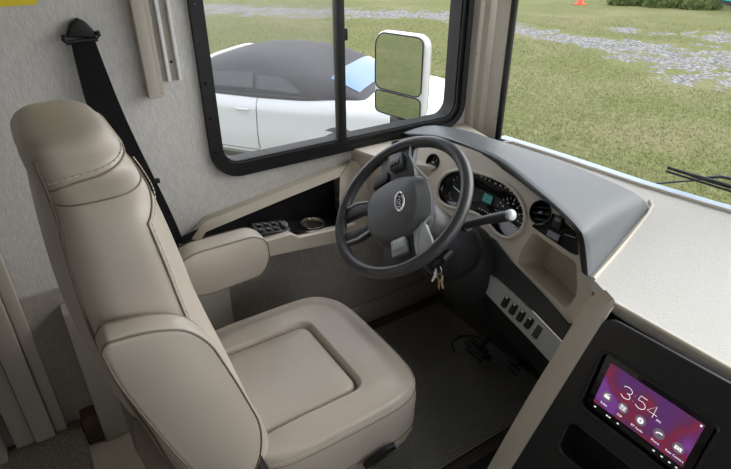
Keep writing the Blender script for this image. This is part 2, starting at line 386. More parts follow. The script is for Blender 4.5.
def ramp(src, stops):
    r_ = n.nodes.new('ShaderNodeValToRGB'); n.links.new(src, r_.inputs[0]); e = r_.color_ramp.elements
    e[0].position, e[0].color = stops[0][0], (*stops[0][1], 1); e[1].position, e[1].color = stops[-1][0], (*stops[-1][1], 1)
    for p, c in stops[1:-1]: q = e.new(p); q.color = (*c, 1)
    return r_.outputs[0]
def mix(f, a, b_, typ='MIX'):
    x = n.nodes.new('ShaderNodeMix'); x.data_type = 'RGBA'; x.blend_type = typ
    if isinstance(f, float): x.inputs['Factor'].default_value = f
    else: n.links.new(f, x.inputs['Factor'])
    n.links.new(a, x.inputs['A']); n.links.new(b_, x.inputs['B']); return x.outputs['Result']
g1 = ramp(N(.45, 5), [(.32, (.13, .128, .055)), (.5, (.10, .116, .042)), (.68, (.17, .155, .088))])
g2 = ramp(N(9, 6), [(.3, (.065, .075, .025)), (.5, (.125, .13, .05)), (.7, (.21, .195, .105))])
gr = mix(.45, g1, g2)
st_ = ramp(N(14, 6), [(.35, (.07, .068, .066)), (.5, (.15, .147, .142)), (.64, (.27, .265, .26))])
ad = n.nodes.new('ShaderNodeMath'); ad.operation = 'MULTIPLY_ADD'; ad.inputs[1].default_value = .85; n.links.new(at_.outputs['Fac'], ad.inputs[0])
nn_ = n.nodes.new('ShaderNodeMath'); nn_.operation = 'MULTIPLY_ADD'; nn_.inputs[1].default_value = 3.; nn_.inputs[2].default_value = -1.5; n.links.new(N(2.2, 10), nn_.inputs[0]); 
am = n.nodes.new('ShaderNodeMath'); am.operation = 'MULTIPLY'; am.use_clamp = True; am.inputs[1].default_value = 3.5; n.links.new(at_.outputs['Fac'], am.inputs[0])
an2 = n.nodes.new('ShaderNodeMath'); an2.operation = 'MULTIPLY'; n.links.new(am.outputs[0], an2.inputs[0]); n.links.new(nn_.outputs[0], an2.inputs[1]); n.links.new(an2.outputs[0], ad.inputs[2])
mk = ramp(ad.outputs[0], [(.28, (0, 0, 0)), (.52, (1, 1, 1))])
n.links.new(mix(mk, gr, st_), b.inputs['Base Color'])
bp = n.nodes.new('ShaderNodeBump'); bp.inputs['Distance'].default_value = .05; bp.inputs['Strength'].default_value = .6; n.links.new(N(22, 6), bp.inputs['Height']); n.links.new(bp.outputs[0], b.inputs['Normal'])
LAWN = m
gd = obj('ground', V, Fc, LAWN, None, 0, 'structure')
a_ = gd.data.attributes.new('gravel', 'FLOAT', 'POINT'); gm = gravel_mask(GX.ravel(), GY.ravel()); a_.data.foreach_set('value', gm.astype(np.float32))
# short grass blades standing on the lawn: past counting
nb = 130000; dd = 4.5+17*rng.random(nb)**1.3; aa = R(12)+R(70)*rng.random(nb)
bx, by = dd*np.cos(aa), dd*np.sin(aa); keep = (gravel_mask(bx, by) < .2) & ~((bx < 1.95) & (by < 1.9)) & ~((bx > .5) & (bx < 5.2) & (by > 3.3) & (by < 9.2)); bx, by = bx[keep], by[keep]; nb = len(bx)
hgt = .015+.035*rng.random(nb); an = rng.random(nb)*6.28; lean = .04*rng.random(nb); wd_ = .005
Vb = np.zeros((nb, 3, 3)); Vb[:, 0] = np.stack([bx-wd_*np.cos(an), by-wd_*np.sin(an), np.full(nb, GZ)], 1); Vb[:, 1] = np.stack([bx+wd_*np.cos(an), by+wd_*np.sin(an), np.full(nb, GZ)], 1)
Vb[:, 2] = np.stack([bx+lean*np.sin(an), by+lean*np.cos(an), GZ+hgt], 1)
me = bpy.data.meshes.new('grass'); me.vertices.add(nb*3); me.vertices.foreach_set('co', Vb.ravel()); me.loops.add(nb*3); me.loops.foreach_set('vertex_index', np.arange(nb*3)); me.polygons.add(nb)
me.polygons.foreach_set('loop_start', np.arange(0, nb*3, 3)); me.update()
mat('blade', (.13, .14, .045), .8, col2=(.20, .19, .095), nscale=1.2, spec=.1)
gs = link('grass', me, G['blade'], None, 0); tag(gs, 'short patchy yellow-green grass of the field outside', 'grass', None, 'stuff')

# ---------------------------------------------------------------- driver seat
SY = 1.05
seat = thing('driver_seat', 'beige leather driver seat with built-in headrest facing the steering wheel', 'seat', (.45, SY, 0))
rows = [  # z, half width, x rear, x front, front hollow
    (.40, .215, .10, .325, .00), (.50, .235, .060, .305, .01), (.60, .248, .034, .282, .02), (.70, .252, .018, .260, .03), (.80, .255, -.004, .238, .03),
    (.95, .253, -.024, .203, .03), (1.06, .249, -.026, .184, .026), (1.13, .242, -.022, .170, .02), (1.17, .230, -.018, .160, .012), (1.195, .206, -.017, .148, .006),
    (1.209, .178, -.017, .139, .004), (1.222, .165, -.019, .138, .004), (1.235, .160, -.020, .135, .004), (1.247, .152, -.019, .126, .002)]
RW = catmull(rows, 46)
top = RW[-1]
cap = []
for f, dz in ((.97, .012), (.90, .024), (.78, .034), (.6, .040), (.35, .044), (.05, .045)):
    xc, dx = (top[2]+top[3])/2-.004, (top[3]-top[2])/2
    cap.append((top[0]+dz*.6, top[1]*(.35+.65*f) if f > .5 else top[1]*f*1.1, xc-dx*f, xc+dx*f, 0))
RWA = list(RW)+[np.array(c) for c in cap]
def sb(row, th, off=0.):
    z, hw, xr, xf, hol = row; e = .60
    c, s = math.cos(th), math.sin(th)
    y = math.copysign(abs(c)**e, c); x = math.copysign(abs(s)**e, s)
    px_ = (xr+xf)/2 + (xf-xr)/2*x - (hol*max(0, 1-(y/.75)**2) if s > 0 else 0)
    return np.array([px_+off*s, SY+hw*y+off*c, z])
ths = np.linspace(0, 2*math.pi, 72, endpoint=False)
bk = loft('backrest', [[sb(r, t) for t in ths] for r in RWA], G['leather'], seat, smooth=70)
def row_at(z):
    Z = RW[:, 0]; return np.array([np.interp(z, Z, RW[:, k]) for k in range(5)])
zs = np.linspace(.62, 1.145, 40)
for sgn in (-1, 1):
    t1 = R(-62) if sgn < 0 else 0
    th_f = math.pi-R(20) if sgn < 0 else R(20)
    P = [sb(row_at(z), th_f, .0015) for z in zs]
    P += [sb(row_at(1.145+.047*math.sin(k/10*math.pi/2)), th_f+(R(-1) if sgn < 0 else R(1))*k*6.6, .0015) for k in range(1, 11)]
    tube('front_seam', P, .0016, G['piping'], bk, 6); stitches('stitching', [p+np.array([.006, 0, 0]) for p in P], G['thread'], bk)
    th_r = math.pi+R(38) if sgn < 0 else R(-38)
    tube('rear_piping', [sb(row_at(z), th_r, .001) for z in np.linspace(.45, 1.245, 60)], .0032, G['piping'], bk, 6)
ang = np.linspace(math.pi+R(34), R(-34), 110)
def hz(t): return 1.206+.026*max(0, math.cos(t-math.pi/2)+.5)/1.5
tube('headrest_seam', [sb(row_at(hz(t)), t, .001) for t in ang], .0017, G['piping'], bk, 6)
stitches('stitching', [sb(row_at(hz(t)+.008), t, .002) for t in ang], G['thread'], bk)
ang2 = np.linspace(math.pi+R(34), R(-34), 90)
tube('shoulder_seam', [sb(row_at(1.192), t, .0005) for t in ang2], .0016, G['piping'], bk, 6)
# cushion: superellipse plan, U-shaped bolster round a sunken middle
CXs, A_, B_, SC = .475, .272, .280, 1.076
def sm(a, b_, x): t = np.clip((x-a)/(b_-a), 0, 1); return t*t*(3-2*t)
def cush(r, th):
    e = .42; c, s = math.cos(th), math.sin(th)
    return CXs + A_*r*math.copysign(abs(c)**e, c), SC + B_*r*math.copysign(abs(s)**e, s)
ix0, ix1, iy = .18, .567, .158
def ins_d(x, y):      # signed distance to rounded insert outline
    q = np.array([abs(x-(ix0+ix1)/2)-((ix1-ix0)/2-.03), abs(y-SY)-(iy-.03)]); return np.linalg.norm(np.maximum(q, 0))+min(max(q), 0)-.03
S = []
rs = list(np.linspace(.02, .8, 60))+list(np.linspace(.815, .95, 12))
tt = np.linspace(0, 2*math.pi, 180, endpoint=False)
for r in rs:
    row = []
    for t in tt:
        x, y = cush(r, t); d = ins_d(x, y); z = .503 - .018*sm(.70, .95, r) - .004*sm(.3, .8, abs(y-SC)/.28)
        z += -.004+.004*sm(0, .05, d) if d > 0 else -.004
        z -= .035*(1-sm(-.002, .010, d)); z -= .012*math.exp(-((x-.73)/.05)**2)
        row.append((x, y, z))
    S.append(row)
for r, z in ((.972, .474), (.988, .460), (.998, .440), (1.0, .415), (.995, .36), (.99, .31), (.96, .28), (.90, .275)):
    S.append([(*cush(r, t), z-.010*math.exp(-((cush(r, t)[0]-.74)/.05)**2)) for t in tt])
cu = loft('seat_cushion', S, G['leather'], seat, smooth=60)
bm = bmesh.new(); S2 = []
def insl(f, z):
    return [(x, y, z) for x, y in rrect((ix0+ix1)/2, SY, ((ix1-ix0)/2-.005)*1-(1-f)*.1, (iy-.005)-(1-f)*.1, max(.03-(1-f)*.02, .004), 7)]
loft('seat_insert', [insl(1, .462), insl(1, .478), insl(.97, .487), insl(.90, .492), insl(.6, .495), insl(.2, .496)], G['leather'], cu, smooth=60)
P = [(*cush(.992, t), .452) for t in np.linspace(R(-178), R(178), 220)]
tube('cushion_seam', P, .0016, G['piping'], cu, 6)
stitches('stitching', [(*cush(.985, t), .462) for t in np.linspace(R(-178), R(178), 220)], G['thread'], cu)
P = [(*cush(.999, t), .335) for t in np.linspace(R(-178), R(178), 160)]
tube('lower_seam', P, .0014, G['piping'], cu, 6)
prism('height_lever', [(.50, .786, .338), (.512, .786, .352), (.56, .786, .362), (.60, .786, .362), (.60, .786, .346), (.57, .786, .340), (.53, .786, .328)], (0, -.018, 0), G['blackgloss'], seat, .004)
# armrests
def armrest(name, out, y0, y1, m, parent):
    prof = []
    for f, ins in ((0, .010), (.07, .003), (.22, 0), (.78, 0), (.93, .003), (1, .010)):
        c = np.mean(out, axis=0); Q = []
        N_ = len(out)
        for i, p in enumerate(out):
            a, b_ = np.array(out[i-1]), np.array(out[(i+1) % N_]); tdir = b_-a; tdir /= np.linalg.norm(tdir); nr = np.array([tdir[1], -tdir[0]])
            if nr @ (np.array(p)-c) > 0: nr = -nr
            Q.append(np.array(p)+nr*ins)
        prof.append([(q[0], y0+(y1-y0)*f, q[1]) for q in Q])
    a = loft(name, prof, m, parent, smooth=60)
    for k in (1, 4):
        L = prof[k]; tube('piping', [(p[0], p[1]+(-.001 if k == 1 else .001), p[2]) for p in L], .002, G['piping'], a, 6, True)
    return a
YA = .735
ap = [on(x, y, 1, YA) for x, y in ((99, 354), (106, 343), (148, 331), (188, 328), (213, 343), (240, 384), (263, 424), (264, 452), (252, 484), (215, 492), (187, 470), (150, 428), (116, 386))]
armrest('raised_armrest', roundpoly([(p[0], p[2]) for p in ap], .05, 4), YA, .79, G['leather2'], seat)
YB = 1.33
ap = [on(x, y, 1, YB) for x, y in ((170, 272), (192, 254), (255, 236), (268, 240), (272, 258), (264, 276), (210, 296), (176, 300))]
armrest('lowered_armrest', roundpoly([(p[0], p[2]) for p in ap], .03, 4), YB, YB+.075, G['leather2'], seat)
tube('armrest_pivot', [(.225, .80, .53), (.225, .745, .53)], .022, G['black'], seat); tube('armrest_pivot', [(.25, 1.29, .66), (.25, 1.40, .66)], .022, G['black'], seat)
prism('rear_shell', [(x, SY-.205, z) for x, z in ((.022, .735), (.012, .655), (.022, .585), (.06, .50), (.12, .34), (.22, .30), (.22, .60), (.12, .74))], (0, .41, 0), G['shell'], seat, .012)
box('swivel_plate', (.45, SY, .262), (.36, .36, .03), G['black'], seat, None, .005)
lathe('pedestal', [(.17, 0), (.17, .02), (.11, .05), (.11, .24), (.16, .25)], (.45, SY, .0095), (0, 0, 1), G['black'], seat)

# ---------------------------------------------------------------- steering wheel
WA = R(46); WC = at_w = None
def at(x, y, d): r = ray(x, y); return CAM+r/np.linalg.norm(r)*d
WC = at(402, 206.5, 1.5); u_ = np.array([math.sin(WA), 0, math.cos(WA)]); v_ = np.array([0, -1., 0]); n_ = np.array([-math.cos(WA), 0, math.sin(WA)])
def wp(a, b_, c=0.): return WC + v_*a + u_*b_ + n_*c          # a to the right, b up the wheel, c towards the driver
sw = thing('steering_wheel', 'dark grey steering wheel with oval chrome emblem on the centre pad', 'steering wheel', tuple(WC))
RR = .204
tube('rim', [wp(RR*math.cos(t), RR*math.sin(t), .012) for t in np.linspace(0, 2*math.pi, 72, endpoint=False)], .0165, G['wheelgrey'], sw, 16, True, 1.05, tuple(n_))
WR = R(-42); HO = (.016, .004)
def wl(a, b_, c=0.): return wp(a*math.cos(WR)-b_*math.sin(WR), a*math.sin(WR)+b_*math.cos(WR), c)     # turned wheel
wu = wl(0, 1)-wl(0, 0); wv_ = wl(1, 0)-wl(0, 0)
hub2 = [(-.102, .045), (-.072, .078), (0, .090), (.072, .078), (.102, .045), (.106, -.02), (.090, -.075), (.05, -.102), (-.05, -.102), (-.090, -.075), (-.106, -.02)]
hp = roundpoly(hub2, .030, 4)
def sc(P, f, c, sh=0.): return [wl(p[0]*f+HO[0], p[1]*f+HO[1]+sh, c) for p in P]
hub = loft('horn_pad', [sc(hp, .98, -.02), sc(hp, 1.02, -.002), sc(hp, 1.02, .004), sc(hp, .86, .032, -.010), sc(hp, .82, .036, -.011), sc(hp, .5, .040, -.004), sc(hp, .2, .042)], G['padgrey'], sw, smooth=32)
lathe('hub_back', [(.07, -.05), (.085, -.03), (.08, -.01)], WC, tuple(n_), G['black'], sw)
el = [(.030*math.cos(t)+HO[0], .0135*math.sin(t)+.014+HO[1]) for t in np.linspace(0, 2*math.pi, 36, endpoint=False)]
em = tube('emblem', [wl(a, b_, .0420) for a, b_ in el], .0030, G['chrome'], hub, 8, True)
mat('emblemblue', (.012, .025, .07), .2)
obj('emblem_face', [wl(HO[0]+(a-HO[0])*.96, .014+HO[1]+(b_-.014-HO[1])*.96, .0425) for a, b_ in el], [tuple(range(36))], G['emblemblue'], em, 0)
text('emblem_script', 'Ford', .024, wl(HO[0], HO[1]+.014, .0435), tuple(wv_), tuple(wu), G['chrome'], em, .35)
def spoke(name, pts, m, c0, th, parent, rr=.012, bev=.004): return prism(name, [wl(a, b_, c0) for a, b_ in roundpoly(pts, rr, 3)], tuple(-n_*th), m, parent, bev)
# left and right spokes carry the switch packs, the bottom spoke is forked
for sg in (-1, 1):
    sp_ = spoke('spoke', [(sg*.075, .055), (sg*.13, .050), (sg*.200, .062), (sg*.206, -.055), (sg*.150, -.055), (sg*.075, -.065)], G['darkgrey'], .014, .022, sw)
    tube('spoke_edge', [wl(sg*.198, .050, .016), wl(sg*.15, .046, .018), wl(sg*.105, .058, .018), wl(sg*.06+HO[0], .092, .012)], .0035, G['satin'], sp_, 8)
    pk = spoke('switch_pack', [(sg*.120, .022), (sg*.168, .026), (sg*.172, -.020), (sg*.122, -.022)], G['padgrey'] if sg < 0 else G['silver'], .030, .016, sp_, .006, .003)
    spoke('pack_face', [(sg*.125, .016), (sg*.152, .019), (sg*.154, -.014), (sg*.126, -.016)], G['blackgloss'] if sg < 0 else G['satin'], .0315, .003, pk, .004, .001)
    for j in (-1, 0, 1):
        if sg < 0: spoke('button', [(-.130, .003+j*.010), (-.146, .003+j*.010), (-.146, -.004+j*.010), (-.130, -.004+j*.010)], G['padgrey'], .0335, .003, pk, .002, .0008)
    lg = spoke('lower_spoke', [(sg*.046, -.085), (sg*.062, -.140), (sg*.060, -.202), (sg*.022, -.204), (sg*.026, -.140), (sg*.014, -.085)], G['darkgrey'], .014, .022, sw)
    tube('spoke_edge', [wl(sg*.050, -.100, .014), wl(sg*.062, -.140, .015), wl(sg*.060, -.196, .015)], .0035, G['silver'], lg, 8)
spoke('side_wing', [(.085, .075), (.118, .082), (.150, .092), (.196, .095), (.202, .045), (.15, .040), (.09, .04)], G['satin'], .017, .018, sw)
spoke('low_pack', [(-.090, -.030), (-.128, -.028), (-.124, -.075), (-.080, -.085)], G['black'], .022, .014, sw)
# ---------------------------------------------------------------- dashboard
FK = .36
Fn = np.array([-1, 0, FK]); Fn /= np.linalg.norm(Fn); Fu = np.array([FK, 0, 1.]); Fu /= np.linalg.norm(Fu); Fo = np.array([1.15, 0, .82])
def F(px_, off=0.):        # pixel on the fascia plane -> (a right, b up)
    p = onp(*px_, Fo+Fn*off, Fn); q = p-Fo; return (-q[1], q @ Fu)
def f3(a, b_, c=0.): return Fo + np.array([0, -a, 0]) + Fu*b_ + Fn*c
dash = thing('dashboard', 'beige and grey motorhome dashboard with hooded instrument cluster under the windshield', 'dashboard', (1.3, .6, .4))
# hood
lip = [(1.235, 1.62, .862), (on(430, 134, 2, .905)), on(452, 139, 2, .925), on(478, 148.5, 2, .942), on(505, 162, 2, .942), on(540, 190, 2, .928), on(565, 212, 2, .914), on(581, 229, 2, .903), on(585.5, 238, 2, .885), on(588, 255, 2, .835), on(590, 277, 2, .783)]
back = [(1.48, 1.625, .838), (1.505, 1.50, .842), (1.515, 1.40, .842), on(515, 146, 2, .842), on(540, 154, 2, .842), on(575, 167, 2, .842), on(605, 179, 2, .842), on(628, 189.5, 2, .838), on(639, 196, 2, .825), on(646, 203, 2, .805), on(649, 209, 2, .780)]
sm01 = lambda t: (lambda q: q*q*(3-2*q))(min(max(t*1.6, 0), 1))
NL = 60; LIP = catmull(lip, NL); BACK = catmull(back, NL); HC = np.array([1.2, 1.08, .80])
S = []
for f in (1.0, .8, .6, .4, .2, .06, .02): S.append([LIP[i]+(BACK[i]-LIP[i])*f + np.array([0, 0, .018*math.sin(math.pi*f)*sm01(1-i/(NL-1)/.9)]) for i in range(NL)])
inw = []
for i in range(NL):
    d = HC-LIP[i]; d[0] = 0; d /= np.linalg.norm(d); inw.append(d)
S.append([LIP[i]+inw[i]*.004-np.array([.002, 0, 0]) for i in range(NL)])
loft('hood', S, G['hoodgrey'], dash, closed=False, smooth=50)
S = [[LIP[i]+inw[i]*.004-np.array([.002, 0, 0]) for i in range(NL)], [LIP[i]+inw[i]*.012-np.array([.004, 0, 0]) for i in range(NL)], [LIP[i]+inw[i]*.026 for i in range(NL)], [LIP[i]+inw[i]*.031+np.array([.012, 0, 0]) for i in range(NL)], [LIP[i]+inw[i]*.036+np.array([.055, 0, -.004]) for i in range(NL)]]
loft('hood_lip', S, G['darkgrey'], dash, closed=False, smooth=60)
# fascia plate with openings
outer = [F(p) for p in ((384, 152), (420, 142), (452, 143), (478, 152), (505, 165), (545, 192), (584, 231), (594, 284), (585, 325), (567, 323), (540, 293), (510, 262), (494, 240), (470, 226), (440, 215), (420, 225), (395, 225), (368, 215), (372, 185))]
def circ(c, r, k=28): return [(c[0]+r*math.cos(t), c[1]+r*math.sin(t)) for t in np.linspace(0, 2*math.pi, k, endpoint=False)]
cl_px = ((437, 192), (440, 180), (448, 172), (460, 169.5), (474, 171.5), (490, 176), (506, 183), (518, 194), (525, 208), (526, 221), (521, 232), (510, 239), (499, 236), (491, 227), (482, 217), (470, 211), (458, 209), (446, 206), (439, 200))
cl = [F(p) for p in cl_px]; clr = roundpoly(cl, .02, 3)
vL, vR = F((433, 162.5)), F((540.5, 212.5)); rvL, rvR = .028, .032
sp = roundpoly([F(p) for p in ((531, 226), (549, 213), (556, 214), (577, 233), (579, 256), (572, 254))], .008, 3)
cb = roundpoly([F(p) for p in ((533, 232), (577, 263), (577, 294), (567, 310), (517, 263), (521, 250))], .014, 4)
def clear(P, c, r):          # keep a loop out of a round opening
    Q = []
    for a, b_ in zip(P, P[1:]+P[:1]):
        for t in np.linspace(0, 1, 6, endpoint=False):
            q = np.array(a)+(np.array(b_)-np.array(a))*t; d = q-np.array(c); l = np.linalg.norm(d)
            Q.append(tuple(q if l > r else np.array(c)+d/l*r))
    return Q
sp = clear(sp, vR, rvR*1.14); outer = clear(clear(outer, vR, rvR*1.16), vL, rvL*1.16)
fa = holed('fascia', outer, [clr, circ(vL, rvL), circ(vR, rvR), sp, cb], f3, G['beige'], dash, .012, Fn)
def well(name, P, depth, m, parent, sc_=1., shift=(0, 0)):
    c = np.mean(P, axis=0); S = []
    for f in (0, .5, .85, 1):
        k = 1-(1-sc_)*f - (.03 if f == 1 else 0); S.append([f3(c[0]+(p[0]-c[0])*k+shift[0]*f, c[1]+(p[1]-c[1])*k+shift[1]*f, -depth*f) for p in P])
    S.append([f3(c[0]+(p[0]-c[0])*.02+shift[0], c[1]+(p[1]-c[1])*.02+shift[1], -depth) for p in P])
    return loft(name, S, m, parent, smooth=50, caps=False)
mat('cubbybeige', (.52, .47, .39), .55)  # dash beige darkened: shading inside the recess put into the colour
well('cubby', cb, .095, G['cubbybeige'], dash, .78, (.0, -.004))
# raised rim round the cluster
tube('cluster_bezel', [f3(p[0], p[1], .002) for p in clr], .006, G['beige'], dash, 8, True)
clu = well('instrument_cluster', clr, .022, G['blackgloss'], dash, .95)
mat('dialprint', (.75, .8, .85), .5); mat('lcdframe', (.02, .03, .03), .3)
def dial(c, r, a0, a1, nt_, needle, parent):
    bm = bmesh.new()
    for k in range(nt_):
        t = R(a0+(a1-a0)*k/(nt_-1)); l = .16 if k % 2 == 0 else .09
        p0 = np.array([c[0]+r*math.cos(t), c[1]+r*math.sin(t)]); p1 = np.array([c[0]+r*(1-l)*math.cos(t), c[1]+r*(1-l)*math.sin(t)])
        bm_tube(bm, [f3(*p0, -.0175), f3(*p1, -.0175)], .0010 if k % 2 == 0 else .0006, 5)
    frombm('tick_marks', bm, G['dialprint'], parent, 60, 'stuff')
    t = R(needle); tube('needle', [f3(c[0], c[1], -.014), f3(c[0]+.8*r*math.cos(t), c[1]+.8*r*math.sin(t), -.014)], [.0022, .0010], G['needle'], parent, 6)
    lathe('needle_hub', [(.010, 0), (.010, .005), (.007, .008)], f3(c[0], c[1], -.020), tuple(Fn), G['black'], parent, 16)
    for k in range(0, nt_, 2):
        t = R(a0+(a1-a0)*k/(nt_-1)); text('dial_number', str(k*5), .0085, tuple(f3(c[0]+.68*r*math.cos(t), c[1]+.68*r*math.sin(t), -.0175)), (0, -1, 0), tuple(Fu), G['dialprint'], parent)
cl_l, cl_r = F((456, 190)), F((505, 215))
dial(cl_r, .055, 215, -35, 17, 215, clu); 
def sdial(c, r):
    bm = bmesh.new()
    for k in range(7):
        t = R(150-120*k/6); bm_tube(bm, [f3(c[0]+r*math.cos(t), c[1]+r*math.sin(t), -.0175), f3(c[0]+.84*r*math.cos(t), c[1]+.84*r*math.sin(t), -.0175)], .0009, 5)
        t = R(-150+60*k/6); bm_tube(bm, [f3(c[0]+r*math.cos(t), c[1]+r*math.sin(t), -.0175), f3(c[0]+.86*r*math.cos(t), c[1]+.86*r*math.sin(t), -.0175)], .0006, 5)
    frombm('tick_marks', bm, G['dialprint'], clu, 60, 'stuff')
    tube('needle', [f3(c[0]-.03, c[1]+.004, -.014), f3(c[0]+.008, c[1]-.004, -.014)], [.0012, .0022], G['needle'], clu, 6)
sdial(cl_l, .050)
lc = F((484, 198)); P = [f3(lc[0]+a, lc[1]+b_, -.017) for a, b_ in ((-.019, -.014), (.019, -.014), (.019, .013), (-.019, .013))]
obj('display_panel', P, [(0, 1, 2, 3)], LCD, clu, 0)
bm = bmesh.new()
for p in ((478, 176), (482, 178), (486, 180), (492, 183), (497, 185), (502, 187), (507, 190), (511, 193)):
    a, b_ = F(p); bm_box(bm, f3(a, b_, -.017), (.002, .007, .005), None)
for k in range(7):
    a, b_ = F((476+2.6*k, 208+1.4*k)); bm_box(bm, f3(a, b_, -.017), (.002, .004, .003), None)
frombm('warning_lights', bm, G['dialprint'], clu, 0, 'stuff')
# round air vents
def vent(c, r, parent, ang_):
    vt = lathe('air_vent', [(r*.97, -.05), (r*.97, .004), (r*1.06, .006), (r*1.10, .002), (r*1.06, -.004)], f3(*c, 0), tuple(Fn), G['black'], parent, 32, True, False)
    lathe('vent_hub', [(.006, -.012), (.006, -.004), (.0, -.003)], f3(*c, 0), tuple(Fn), G['darkgrey'], vt, 12)
    for k in (-1, 0, 1):
        a = R(ang_); off = k*r*.55; hl = math.sqrt(r*r-off*off)*.94
        d = np.array([math.cos(a), math.sin(a)]); q = np.array([-d[1], d[0]])*off
        P = [f3(c[0]+q[0]-d[0]*hl, c[1]+q[1]-d[1]*hl, -.008), f3(c[0]+q[0]+d[0]*hl, c[1]+q[1]+d[1]*hl, -.008)]
        bm = bmesh.new(); bm_tube(bm, P, .0085, 8, False, .22, tuple(Fn*0.6+Fu)); frombm('slat', bm, G['black'] if k else G['darkgrey'], vt, 60)
    P = f3(c[0], c[1], -.001); box('vent_tab', P, (.008, .010, .005), G['satin'], vt, None, .001)
vent(vL, rvL, dash, 70); vent(vR, rvR, dash, 15)
# black switch panel right of the vent
swp = well('switch_panel', sp, .008, G['black'], dash, .98)
def fbox(name, p, s, m, parent, off=0., bev=.002, rot=0.):
    a, b_ = F(p, off); M_ = Matrix((tuple(np.array([0, -1., 0])), tuple(Fu), tuple(Fn))).transposed() @ Matrix.Rotation(R(rot), 3, 'Z')
    return box(name, f3(a, b_, off), (s[0], s[1], s[2]), m, parent, M_, bev)
k1 = fbox('rocker_switch', (559, 222), (.026, .034, .018), G['darkgrey'], swp, .002); fbox('switch_cap', (558, 220), (.018, .008, .004), G['silver'], k1, .0115)
fbox('small_display', (553.5, 235.5), (.040, .018, .008), G['silver'], swp, -.002); fbox('slot_line', (570, 236), (.034, .002, .004), G['satin'], swp, -.005, .0005, 8)
# dash top: passenger side shelf and driver's left shelf
DZ = .778
fr = [on(605, 291, 2, DZ)[:2], on(621, 307, 2, DZ)[:2]]
topP = [(1.115, .66), (1.09, .60), (1.062, .54), (1.060, .30), (1.06, -.72), (1.60, -.72)]+[(p[0]-.014, p[1]) for p in WB[::-1] if -.70 < p[1] < 1.50]+[(1.60, 1.50), (1.52, .80)]
holed('shelf_top', topP, [], lambda a, b_: (a, b_, DZ), G['beige_top'], dash, .03, (0, 0, 1))
tube('shelf_edge', [(1.62, 1.49, DZ+.002)]+[(p[0]-.02, p[1], DZ+.003) for p in WB if -.6 < p[1] < 1.48], .007, G['beige'], dash, 8)
gr_ = [on(x, y, 2, DZ+.002) for x, y in ((593, 279), (612, 258), (632, 234), (648, 214), (652, 206), (650, 201))]
tube('shelf_gap_bead', gr_, .006, G['beige'], dash, 8)
LZ = .834
lt = [np.array([1.01, 1.6485, LZ]), np.array([1.043, 1.527, LZ]), np.array([1.085, 1.43, LZ]), np.array([1.135, 1.36, LZ]), np.array([1.16, 1.30, LZ])]
left_top = [(p[0], p[1]) for p in lt]+[(1.40, 1.28), (1.52, 1.40), (1.575, WY-.0015)]
holed('left_shelf', left_top, [], lambda a, b_: (a, b_, LZ), G['beige'], dash, .012, (0, 0, 1))
V = [(p[0]+.002, p[1], LZ-.008) for p in lt]; n_v = len(V); V += [(v[0]-.01, v[1], .56) for v in V]
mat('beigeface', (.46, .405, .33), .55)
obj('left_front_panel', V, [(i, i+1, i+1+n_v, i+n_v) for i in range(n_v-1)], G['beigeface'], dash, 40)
# round defrost vent on the left shelf
dv = on(398, 144, 2, LZ); lathe('defrost_vent', [(.024, 0), (.026, .004), (.020, .005), (.018, .001)], dv, (0, 0, 1), G['black'], dash, 24)
# dark knee band, silver switch strip, black under-dash
def band(name, top_, bot_, c0, c1, th, m, parent, bev=.004):
    P = [f3(*F(p, c0), c0) for p in top_]+[f3(*F(p, c1), c1) for p in bot_[::-1]]
    bm = bmesh.new(); vs_ = [bm.verts.new(p) for p in P]; k = len(top_)
    for i in range(k-1): bm.faces.new((vs_[i], vs_[i+1], vs_[2*k-2-i], vs_[2*k-1-i]))
    r = bmesh.ops.extrude_face_region(bm, geom=list(bm.faces)); ev = [v for v in r['geom'] if isinstance(v, bmesh.types.BMVert)]
    bmesh.ops.translate(bm, vec=Vector(-Fn*th), verts=ev)
    return frombm(name, bm, m, parent, 30)
tp = ((462, 222), (478, 230), (494, 240), (510, 262), (540, 293), (566, 323), (590, 350)); b1 = ((462, 248), (474, 262), (490, 273), (511, 291), (534, 312), (560, 339), (590, 372))
b2 = ((478, 268), (483, 290), (500, 306), (525, 334), (549, 361), (570, 385), (590, 405))
band('knee_band', tp, b1, .012, .022, .05, G['darkgrey'], dash)
t2 = b1[2:]; q2 = ((483, 290), (504, 313), (526, 336), (549, 361), (575, 390))
ss = band('switch_strip', t2, q2, .020, .014, .03, G['strip'], dash)
tube('strip_edge', [f3(*F(p, .021), .021) for p in t2], .002, G['chrome'], ss, 6)
band('under_dash', q2, tuple((p[0]-8, p[1]+14) for p in q2), .014, -.05, .10, G['black'], dash)
d_ = np.array(f3(*F((530, 323), .016), .016))-np.array(f3(*F((507, 302), .016), .016)); rot_s = math.degrees(math.atan2(d_ @ Fu, -d_[1]))
first = None
for i, p in enumerate(((506, 302), (513.7, 309), (521.4, 316), (529.2, 323), (537.5, 332))):
    if i < 4:
        a, b_ = F(p, .016)
        rk = fbox('rocker_switch', p, (.018, .034, .016), G['black'], ss, .018, .003, rot_s)
        fbox('switch_symbol', (p[0]+.8, p[1]-4.5), (.008, .006, .002), G['dialprint'], rk, .0275, .0005, rot_s)
    else: fbox('blank_cover', p, (.019, .040, .010), G['darkgrey'], ss, .017, .003, rot_s)
